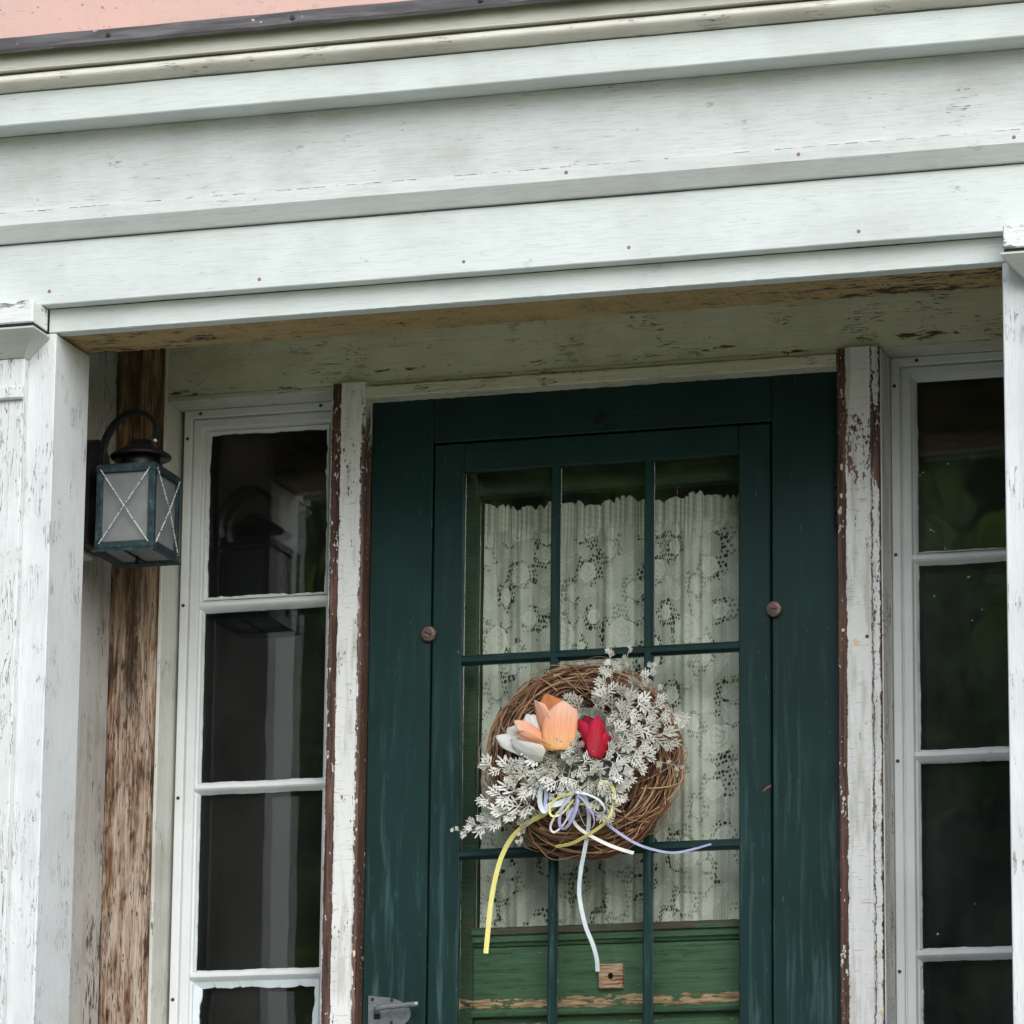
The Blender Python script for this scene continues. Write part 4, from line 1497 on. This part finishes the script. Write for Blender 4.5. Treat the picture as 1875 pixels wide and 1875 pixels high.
def vines():
    b = MB()
    tone = []
    R = random.Random(12)
    RC, RM = .1425, .0440

    def add_vine(th0, dth, r0, ph0, tw, rad, tn, jit=.006, rc=RC):
        pts = []
        n = max(8, int(abs(dth) * 11))
        w1, w2 = R.uniform(0, 6.28), R.uniform(0, 6.28)
        for i in range(n + 1):
            t = i / n
            th = th0 + dth * t
            ph = ph0 + tw * t
            rr = r0 * RM + jit * math.sin(w1 + t * 5)
            Rr = rc + rr * math.cos(ph) + jit * .7 * math.sin(w2 + t * 7)
            y = -rr * math.sin(ph) * .92
            pts.append((WC.x + Rr * math.cos(th), WC.y + y, WC.z + Rr * math.sin(th)))
        n0 = len(b.v)
        b.tube(pts, [rad * (1.15 - .4 * i / n) for i in range(n + 1)], 5)
        tone.extend([tn] * (len(b.v) - n0))
    for i in range(330):
        r0 = R.random() ** .5 * .97
        outer = r0 > .6
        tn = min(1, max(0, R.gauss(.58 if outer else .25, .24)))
        add_vine(R.uniform(0, 6.283), R.choice((-1, 1)) * R.uniform(.7, 2.2), r0, R.uniform(0, 6.283), R.uniform(-1.5, 1.5), R.choice((.0010, .0013, .0016, .0021, .0026)), tn)
    for i in range(300):         # fine shoots filling between the canes
        add_vine(R.uniform(0, 6.283), R.choice((-1, 1)) * R.uniform(.5, 1.5), R.uniform(.55, 1.02), R.uniform(0, 6.283), R.uniform(-1.2, 1.2), R.uniform(.0006, .0011), min(1, max(.1, R.gauss(.62, .22))), .004)
    for i in range(75):          # crossing binders that run obliquely over the ring
        add_vine(R.uniform(0, 6.283), R.uniform(.5, 1.1) * R.choice((-1, 1)), R.uniform(.95, 1.08), R.uniform(0, 6.28), R.choice((-1, 1)) * R.uniform(2.2, 4.2), R.uniform(.0008, .0014), R.uniform(.4, 1.0), .004)
    for i in range(26):          # stray ends
        add_vine(R.uniform(0, 6.283), R.choice((-1, 1)) * R.uniform(.4, .9), R.uniform(1.0, 1.25), R.uniform(-.8, 1.6), R.uniform(-.5, .5), R.uniform(.0006, .0010), R.uniform(.5, 1.0), .006)
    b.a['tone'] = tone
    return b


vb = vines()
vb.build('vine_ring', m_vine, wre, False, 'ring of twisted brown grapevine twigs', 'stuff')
core = MB()
seg, rs = 40, 10
vs_ = [(WC.x + (.144 + .027 * math.cos(2 * math.pi * j / rs)) * math.cos(2 * math.pi * i / seg), WC.y + .027 * math.sin(2 * math.pi * j / rs), WC.z + (.144 + .027 * math.cos(2 * math.pi * j / rs)) * math.sin(2 * math.pi * i / seg)) for i in range(seg) for j in range(rs)]
core.add(vs_, [(i * rs + j, i * rs + (j + 1) % rs, ((i + 1) % seg) * rs + (j + 1) % rs, ((i + 1) % seg) * rs + j) for i in range(seg) for j in range(rs)])
core.a['tone'] = [.0] * len(core.v)
core.build('vine_core', m_vine, wre)


def add_leaf(b, p, axis, nrm, L, R):
    """one felted leaf deeply cut into rounded fingers, each finger a thin closed blade"""
    axis = axis.normalized()
    side = axis.cross(nrm).normalized()
    nn = side.cross(axis).normalized()
    curl = R.uniform(-.2, .5)

    def at(x, y):
        return p + axis * (y * L) + side * (x * L) + nn * (curl * L * (y * y * .5 + x * x * .8))

    def blade(x0, y0, dx, dy, ln, w, lift):
        k = math.hypot(dx, dy)
        dx, dy = dx / k, dy / k
        qx, qy = dy, -dx
        prof = [(0, .45), (.35, .62), (.68, 1.0), (.88, .85), (1.0, .35)]
        ring = [(t, m) for t, m in prof] + [(t, -m) for t, m in prof[::-1]]
        pts = [at(x0 + dx * t * ln + qx * m * w, y0 + dy * t * ln + qy * m * w) + nn * (lift * t) for t, m in ring]
        n = len(pts)
        th = nn * -.0010
        b.add(pts + [v + th for v in pts], [tuple(range(n)), tuple(range(2 * n - 1, n - 1, -1))] + [(i, (i + 1) % n, n + (i + 1) % n, n + i) for i in range(n)])
    blade(0, 0, 0, 1, 1.0, .048, 0)
    nl = R.choice((3, 3, 4))
    for k in range(nl):
        t = .18 + .58 * k / nl + R.uniform(-.03, .03)
        for sg in (-1, 1):
            ln = (.52 - .20 * k / nl) * R.uniform(.8, 1.15)
            blade(0, t, sg * R.uniform(.75, 1.0), R.uniform(.65, 1.0), ln, .046, R.uniform(-.0008, .0012))
            if k < 2 and R.random() < .7:
                blade(sg * ln * .33, t + ln * .30, sg * R.uniform(.05, .35), 1, ln * .5, .040, .0004)


def sprig_part(pts, nleaf, L, seed, bare=.15, spread=.72):
    R = random.Random(seed)
    path = smooth_path(pts, 10)
    b = MB()
    b.tube(path, [.0013 - .0006 * i / len(path) for i in range(len(path))], 5, mi=1)
    N = len(path) - 1
    nleaf = max(4, int(nleaf * R.uniform(.48, .66)))
    for k in range(nleaf):
        t = bare + (1 - bare) * (k + .5) / nleaf
        i = min(N - 1, int(t * N))
        p = path[i]
        tan = (path[i + 1] - path[i]).normalized()
        nrm = Vector((R.uniform(-.5, .5), -1, R.uniform(-.5, .5))).normalized()
        sd2 = tan.cross(nrm).normalized() * (1 if k % 2 else -1)
        ax = tan * math.cos(spread) + sd2 * math.sin(spread) + Vector((0, R.uniform(-.55, .25), 0))
        add_leaf(b, p, ax, nrm, L * 1.45 * R.uniform(.75, 1.15) * (1.05 - .35 * t), R)
    add_leaf(b, path[-2], path[-1] - path[-3], Vector((R.uniform(-.3, .3), -1, R.uniform(-.3, .3))), L * .8, R)
    b.build('silver_sprig', [m_sprigs[(0, 1, 0, 2, 0, 1)[seed % 6]], m_sprigstem], wre)


SPR = [
    # (sketch points (u, v, depth), leaves, leaf length)
    ([(620, 1180, -.10), (420, 1330, -.115), (280, 1390, -.115), (140, 1440, -.11)], 11, .027),
    ([(640, 1120, -.11), (460, 1180, -.125), (230, 1225, -.12)], 10, .030),
    ([(660, 960, -.11), (480, 1000, -.125), (250, 975, -.12)], 10, .028),
    ([(700, 1100, -.115), (560, 1090, -.13), (430, 1020, -.13)], 7, .027),
    ([(640, 1200, -.105), (500, 1300, -.118), (330, 1370, -.12)], 8, .029),
    ([(640, 1230, -.10), (590, 1330, -.110), (540, 1410, -.11)], 6, .019),
    ([(800, 960, -.12), (660, 1060, -.135), (540, 1150, -.13)], 8, .029),
    ([(860, 960, -.12), (800, 1090, -.14), (770, 1210, -.13)], 8, .027),
    ([(900, 960, -.12), (880, 1060, -.14), (880, 1180, -.135)], 7, .024),
    ([(960, 960, -.12), (1040, 1060, -.14), (1090, 1130, -.13)], 7, .026),
    ([(1000, 960, -.12), (1130, 1050, -.14), (1290, 1080, -.13)], 9, .027),
    ([(1040, 1080, -.125), (1110, 1200, -.13), (1170, 1330, -.125)], 8, .032),
    ([(1100, 1060, -.12), (1190, 1130, -.13), (1270, 1180, -.125)], 7, .027),
    ([(1080, 900, -.12), (1240, 940, -.135), (1410, 990, -.125)], 9, .027),
    ([(1100, 860, -.12), (1280, 860, -.135), (1480, 900, -.125)], 9, .027),
    ([(1380, 930, -.11), (1560, 930, -.115), (1730, 970, -.11)], 9, .014),
    ([(1130, 800, -.12), (1300, 770, -.135), (1480, 760, -.125)], 9, .027),
    ([(1350, 720, -.11), (1520, 715, -.122), (1660, 770, -.115)], 6, .032),
    ([(1160, 740, -.12), (1330, 690, -.13), (1500, 650, -.12)], 9, .030),
    ([(1180, 660, -.11), (1340, 540, -.12), (1530, 520, -.12), (1720, 630, -.11)], 12, .027),
    ([(1240, 600, -.11), (1380, 490, -.118), (1590, 500, -.118), (1690, 600, -.112)], 9, .026),
    ([(1160, 600, -.10), (1300, 480, -.115), (1560, 370, -.11)], 11, .024),
    ([(1140, 560, -.10), (1180, 400, -.112), (1150, 270, -.11)], 9, .027),
    ([(1250, 520, -.10), (1340, 400, -.112), (1440, 330, -.108)], 9, .023),
    ([(1340, 420, -.10), (1460, 320, -.108), (1530, 210, -.10)], 8, .020),
    ([(1200, 380, -.10), (1220, 240, -.108), (1190, 110, -.10)], 8, .021),
    ([(1250, 330, -.098), (1310, 200, -.10), (1350, 70, -.095)], 7, .012),
    ([(1050, 600, -.09), (960, 540, -.10), (890, 460, -.10)], 8, .025),
    ([(1080, 580, -.09), (1110, 500, -.105), (1140, 440, -.10)], 7, .029),
    ([(1060, 640, -.09), (1160, 590, -.11), (1290, 600, -.115)], 9, .025),
    ([(1120, 700, -.10), (1250, 640, -.12), (1400, 600, -.12)], 9, .025),
    ([(700, 900, -.12), (620, 900, -.13), (540, 950, -.13)], 6, .023),
    ([(780, 900, -.125), (820, 860, -.14), (900, 900, -.14)], 6, .021),
    ([(940, 900, -.12), (960, 820, -.135), (930, 760, -.13)], 6, .017),
    ([(860, 940, -.125), (960, 960, -.145), (1060, 940, -.14)], 8, .025),
    ([(740, 960, -.125), (700, 1020, -.14), (640, 1070, -.14)], 7, .027),
    ([(980, 1000, -.13), (960, 1080, -.145), (930, 1130, -.14)], 6, .025),
    ([(1160, 960, -.125), (1250, 1010, -.14), (1330, 1050, -.13)], 7, .027),
    ([(1200, 880, -.125), (1300, 820, -.14), (1410, 830, -.13)], 8, .026),
    ([(900, 930, -.095), (800, 900, -.105), (690, 880, -.108)], 9, .025),
    ([(880, 1000, -.095), (790, 960, -.110), (700, 930, -.118)], 9, .026),
    ([(900, 1050, -.100), (830, 980, -.115), (780, 870, -.120)], 9, .024),
    ([(930, 980, -.095), (920, 890, -.110), (880, 830, -.115)], 8, .024),
    ([(1000, 960, -.095), (1010, 880, -.110), (980, 790, -.108)], 8, .023),
    ([(560, 1420, -.10), (520, 1480, -.108), (505, 1550, -.10)], 5, .012),
]
for i, (pts, nl, L) in enumerate(SPR):
    sprig_part([uv(*p) for p in pts], nl, L, i + 50)
sprig_part([uv(330, 1385, -.11), uv(230, 1400, -.112), uv(130, 1470, -.11), uv(0, 1462, -.105)], 12, .0135, 99, .05)


def petal_mesh(base, tip, width, nrm, cup=.5, bulge=.25, tiproll=.0, taper=1.0, skew=0.0):
    """one petal: a cupped blade from base to tip; nrm is its outer side"""
    a = tip - base
    L = a.length
    ax = a.normalized()
    sd2 = ax.cross(nrm).normalized()
    nn = sd2.cross(ax).normalized()
    b = MB()
    nu, nv = 13, 14
    along, across = [], []
    front = []
    for j in range(nv + 1):
        t = j / nv
        tt = .06 + .94 * t ** taper
        w = width * .5 * max(0.0, 1 - abs(2 * tt - 1.12) ** 2.6 / 1.12 ** 2.6) ** .55 if tt < .9999 else width * .16
        for i in range(nu):
            u = -1 + 2 * i / (nu - 1)
            p = base + ax * (L * (t - .10 * (abs(u) ** 2.5) * t * t)) + sd2 * (u * w + skew * t * t * width) + nn * (bulge * L * math.sin(math.pi * min(1, t * .95 + .03)) - cup * w * u * u - tiproll * L * max(0, t - .75) ** 2 * 4 + .0016 * math.sin(8 * t + 3 * u + L * 400) * abs(u) - .0016 * math.exp(-(u / .13) ** 2) * t)
            front.append(p)
            along.append(t)
            across.append(u * 3.0 + L * 90)
    fs_ = [(j * nu + i, j * nu + i + 1, (j + 1) * nu + i + 1, (j + 1) * nu + i) for j in range(nv) for i in range(nu - 1)]
    th = nn * -.0007
    m = len(front)
    b.add(front, fs_)
    b.add([p + th for p in front], [f[::-1] for f in fs_])
    rimi = [i for i in range(nu)] + [j * nu + nu - 1 for j in range(1, nv + 1)] + [nv * nu + i for i in range(nu - 2, -1, -1)] + [j * nu for j in range(nv - 1, 0, -1)]
    for q in range(len(rimi)):
        c, d = rimi[q], rimi[(q + 1) % len(rimi)]
        b.f.append((c, d, m + d, m + c))
        b.mi.append(0)
    b.a['along'] = along + along
    b.a['across'] = across + across
    return b


def flower(label, petals):
    t = bpy.data.objects.new('tulip', None)
    t.empty_display_size = .02
    col.objects.link(t)
    t.parent = wre
    p0 = petals[0][0]
    t.location = p0 - base_of(wre)
    t['label'] = label
    for (bs, tp, wd, nr, cu, bu, ro, mat, *rest) in petals:
        petal_mesh(bs, tp, wd, Vector(nr), cu, bu, ro, *rest).build('petal', mat, t, True)


flower('orange tulip with spread petals', [
    (uv(800, 835, -.124), uv(712, 418, -.108), .058, (-.1, -1, -.1), .10, .01, -.03, m_orange_in),
    (uv(830, 845, -.120), uv(945, 620, -.104), .044, (.8, -1, 0), .2, .03, .0, m_orange_in),
    (uv(775, 835, -.142), uv(645, 455, -.124), .036, (-.7, -1, 0), .30, .02, -.10, m_orange, 1.1, -.16),
    (uv(815, 845, -.146), uv(800, 468, -.128), .066, (.30, -1, .1), .26, .035, .10, m_orange, .9, .16),
    (uv(760, 800, -.140), uv(462, 622, -.146), .036, (.1, -1, 1.2), .20, .02, .12, m_orange, 1.2, .10),
    (uv(735, 838, -.146), uv(478, 722, -.160), .032, (-.1, -1, -1.1), .25, .04, -.06, m_orange, 1.1),
])
flower('white tulip behind the orange tulip', [
    (uv(660, 880, -.132), uv(315, 750, -.128), .034, (-.3, -1, .5), .30, .04, .14, m_ivory, 1.0, .12),
    (uv(680, 880, -.124), uv(410, 690, -.112), .052, (-.3, -1, .1), .25, .04, .0, m_ivory),
    (uv(690, 900, -.146), uv(440, 770, -.146), .046, (0, -1, -.6), .40, .07, -.04, m_ivory),
    (uv(650, 760, -.120), uv(560, 575, -.112), .034, (-.2, -1, .2), .3, .03, .05, m_ivory),
])
flower('red tulip right of the orange tulip', [
    (uv(1080, 900, -.122), uv(1010, 585, -.106), .044, (0, -1, 0), .2, .03, .0, m_red_in),
    (uv(1075, 905, -.138), uv(955, 615, -.130), .030, (-.9, -1, 0), .5, .06, .03, m_red),
    (uv(1082, 905, -.142), uv(1040, 640, -.134), .024, (-.3, -1, 0), .5, .06, .02, m_red_in),
    (uv(1092, 905, -.146), uv(1075, 580, -.130), .036, (.6, -1, 0), .40, .06, .06, m_red, .9, .22),
    (uv(1095, 905, -.136), uv(1190, 715, -.122), .032, (1.1, -1, 0), .5, .08, .0, m_red),
])


def ribbon(pts, width, mat, twist0=0.0, twist1=0.0, label=None):
    width *= 1.08
    path = smooth_path(pts, 9)
    b = MB()
    vs_ = []
    N = len(path)
    view = Vector((.29, -.93, -.23))
    for i, p in enumerate(path):
        t = (path[min(i + 1, N - 1)] - path[max(i - 1, 0)]).normalized()
        sd2 = t.cross(view)
        sd2 = sd2.normalized() if sd2.length > 1e-6 else Vector((1, 0, 0))
        nn = sd2.cross(t).normalized()
        a = twist0 + (twist1 - twist0) * i / (N - 1)
        s_ = sd2 * math.cos(a) + nn * math.sin(a)
        n2 = s_.cross(t) * .0003
        vs_ += [p + s_ * width / 2 + n2, p - s_ * width / 2 + n2, p - s_ * width / 2 - n2, p + s_ * width / 2 - n2]
    b.add(vs_, [(i * 4 + j, i * 4 + (j + 1) % 4, (i + 1) * 4 + (j + 1) % 4, (i + 1) * 4 + j) for i in range(N - 1) for j in range(4)] + [(0, 1, 2, 3), tuple((N - 1) * 4 + j for j in range(4))])
    b.build('ribbon', mat, wre, False, label)


def w2(pts, y0, y1=None):
    """the same sketch seen from further off: 2.678 units to its 4.1667"""
    y1 = y0 if y1 is None else y1
    n = len(pts) - 1
    return [uv((x / 2.678 - 190) * 4.1667, (y / 2.678 + 5) * 4.1667, y0 + (y1 - y0) * i / n) for i, (x, y) in enumerate(pts)]


ribbon(w2([(1045, 775), (960, 840), (880, 885), (800, 955), (745, 1055), (710, 1180), (690, 1300), (680, 1400), (668, 1520)], -.130, -.050), .0085, m_ryel, .5, .15, 'long yellow ribbon tail')
ribbon(w2([(1225, 692), (1262, 684), (1290, 715), (1297, 770), (1280, 840), (1240, 890), (1160, 945), (1085, 985), (1010, 1000)], -.138, -.112), .0065, m_ryel, .2, .7, 'yellow ribbon loop')
ribbon(w2([(1045, 780), (1100, 790), (1180, 795), (1215, 800)], -.125), .0040, m_ryel, .5, .5)
ribbon(w2([(1115, 720), (1150, 755), (1172, 830), (1168, 920), (1150, 1020), (1132, 1110), (1124, 1230), (1150, 1370), (1185, 1460), (1205, 1530), (1210, 1595)], -.140, -.045), .0072, m_rblue, .4, .0, 'long pale blue ribbon tail')
ribbon(w2([(1190, 825), (1240, 870), (1310, 925), (1400, 980), (1490, 1010), (1580, 1022), (1670, 1005), (1760, 978)], -.128, -.012), .0052, m_rlav, .3, 1.0, 'lavender ribbon tail')
ribbon(w2([(1062, 770), (1085, 850), (1120, 905), (1180, 945), (1260, 985), (1330, 1010), (1388, 1026)], -.132, -.100), .0062, m_rcream, .6, .3, 'cream ribbon tail')
ribbon(w2([(1122, 722), (1118, 790), (1095, 860), (1060, 908), (1035, 905), (1030, 860), (1050, 800), (1085, 745), (1118, 722)], -.142), .0055, m_rlav, .3, .7, 'lavender ribbon loop')
ribbon(w2([(1122, 722), (1110, 800), (1080, 870), (1068, 820), (1072, 770)], -.138), .0060, m_rlav, .2, .5)
ribbon(w2([(965, 690), (940, 730), (935, 790), (955, 828), (985, 800), (1030, 790), (1080, 770)], -.140), .0110, m_rblue, .9, .4, 'wide pale blue ribbon loop')
ribbon(w2([(950, 690), (965, 740), (962, 800), (990, 830)], -.136), .0065, m_rlav, .5, .3)
ribbon(w2([(1100, 735), (1060, 790), (1010, 850), (985, 905), (1005, 930), (1050, 890), (1095, 810)], -.146, -.138), .0042, m_rcream, .2, 1.0)
ribbon(w2([(1105, 730), (1150, 780), (1195, 850), (1190, 905), (1150, 890), (1120, 820)], -.144, -.136), .0042, m_rlav, .6, 1.6)
ribbon(w2([(1090, 740), (1030, 760), (985, 800), (990, 850), (1040, 840), (1100, 770)], -.148, -.140), .0046, m_ryel, .3, 1.2)
ribbon(w2([(1110, 735), (1165, 745), (1225, 775), (1250, 820), (1215, 835), (1150, 790)], -.146, -.138), .0044, m_rblue, .4, 1.3)
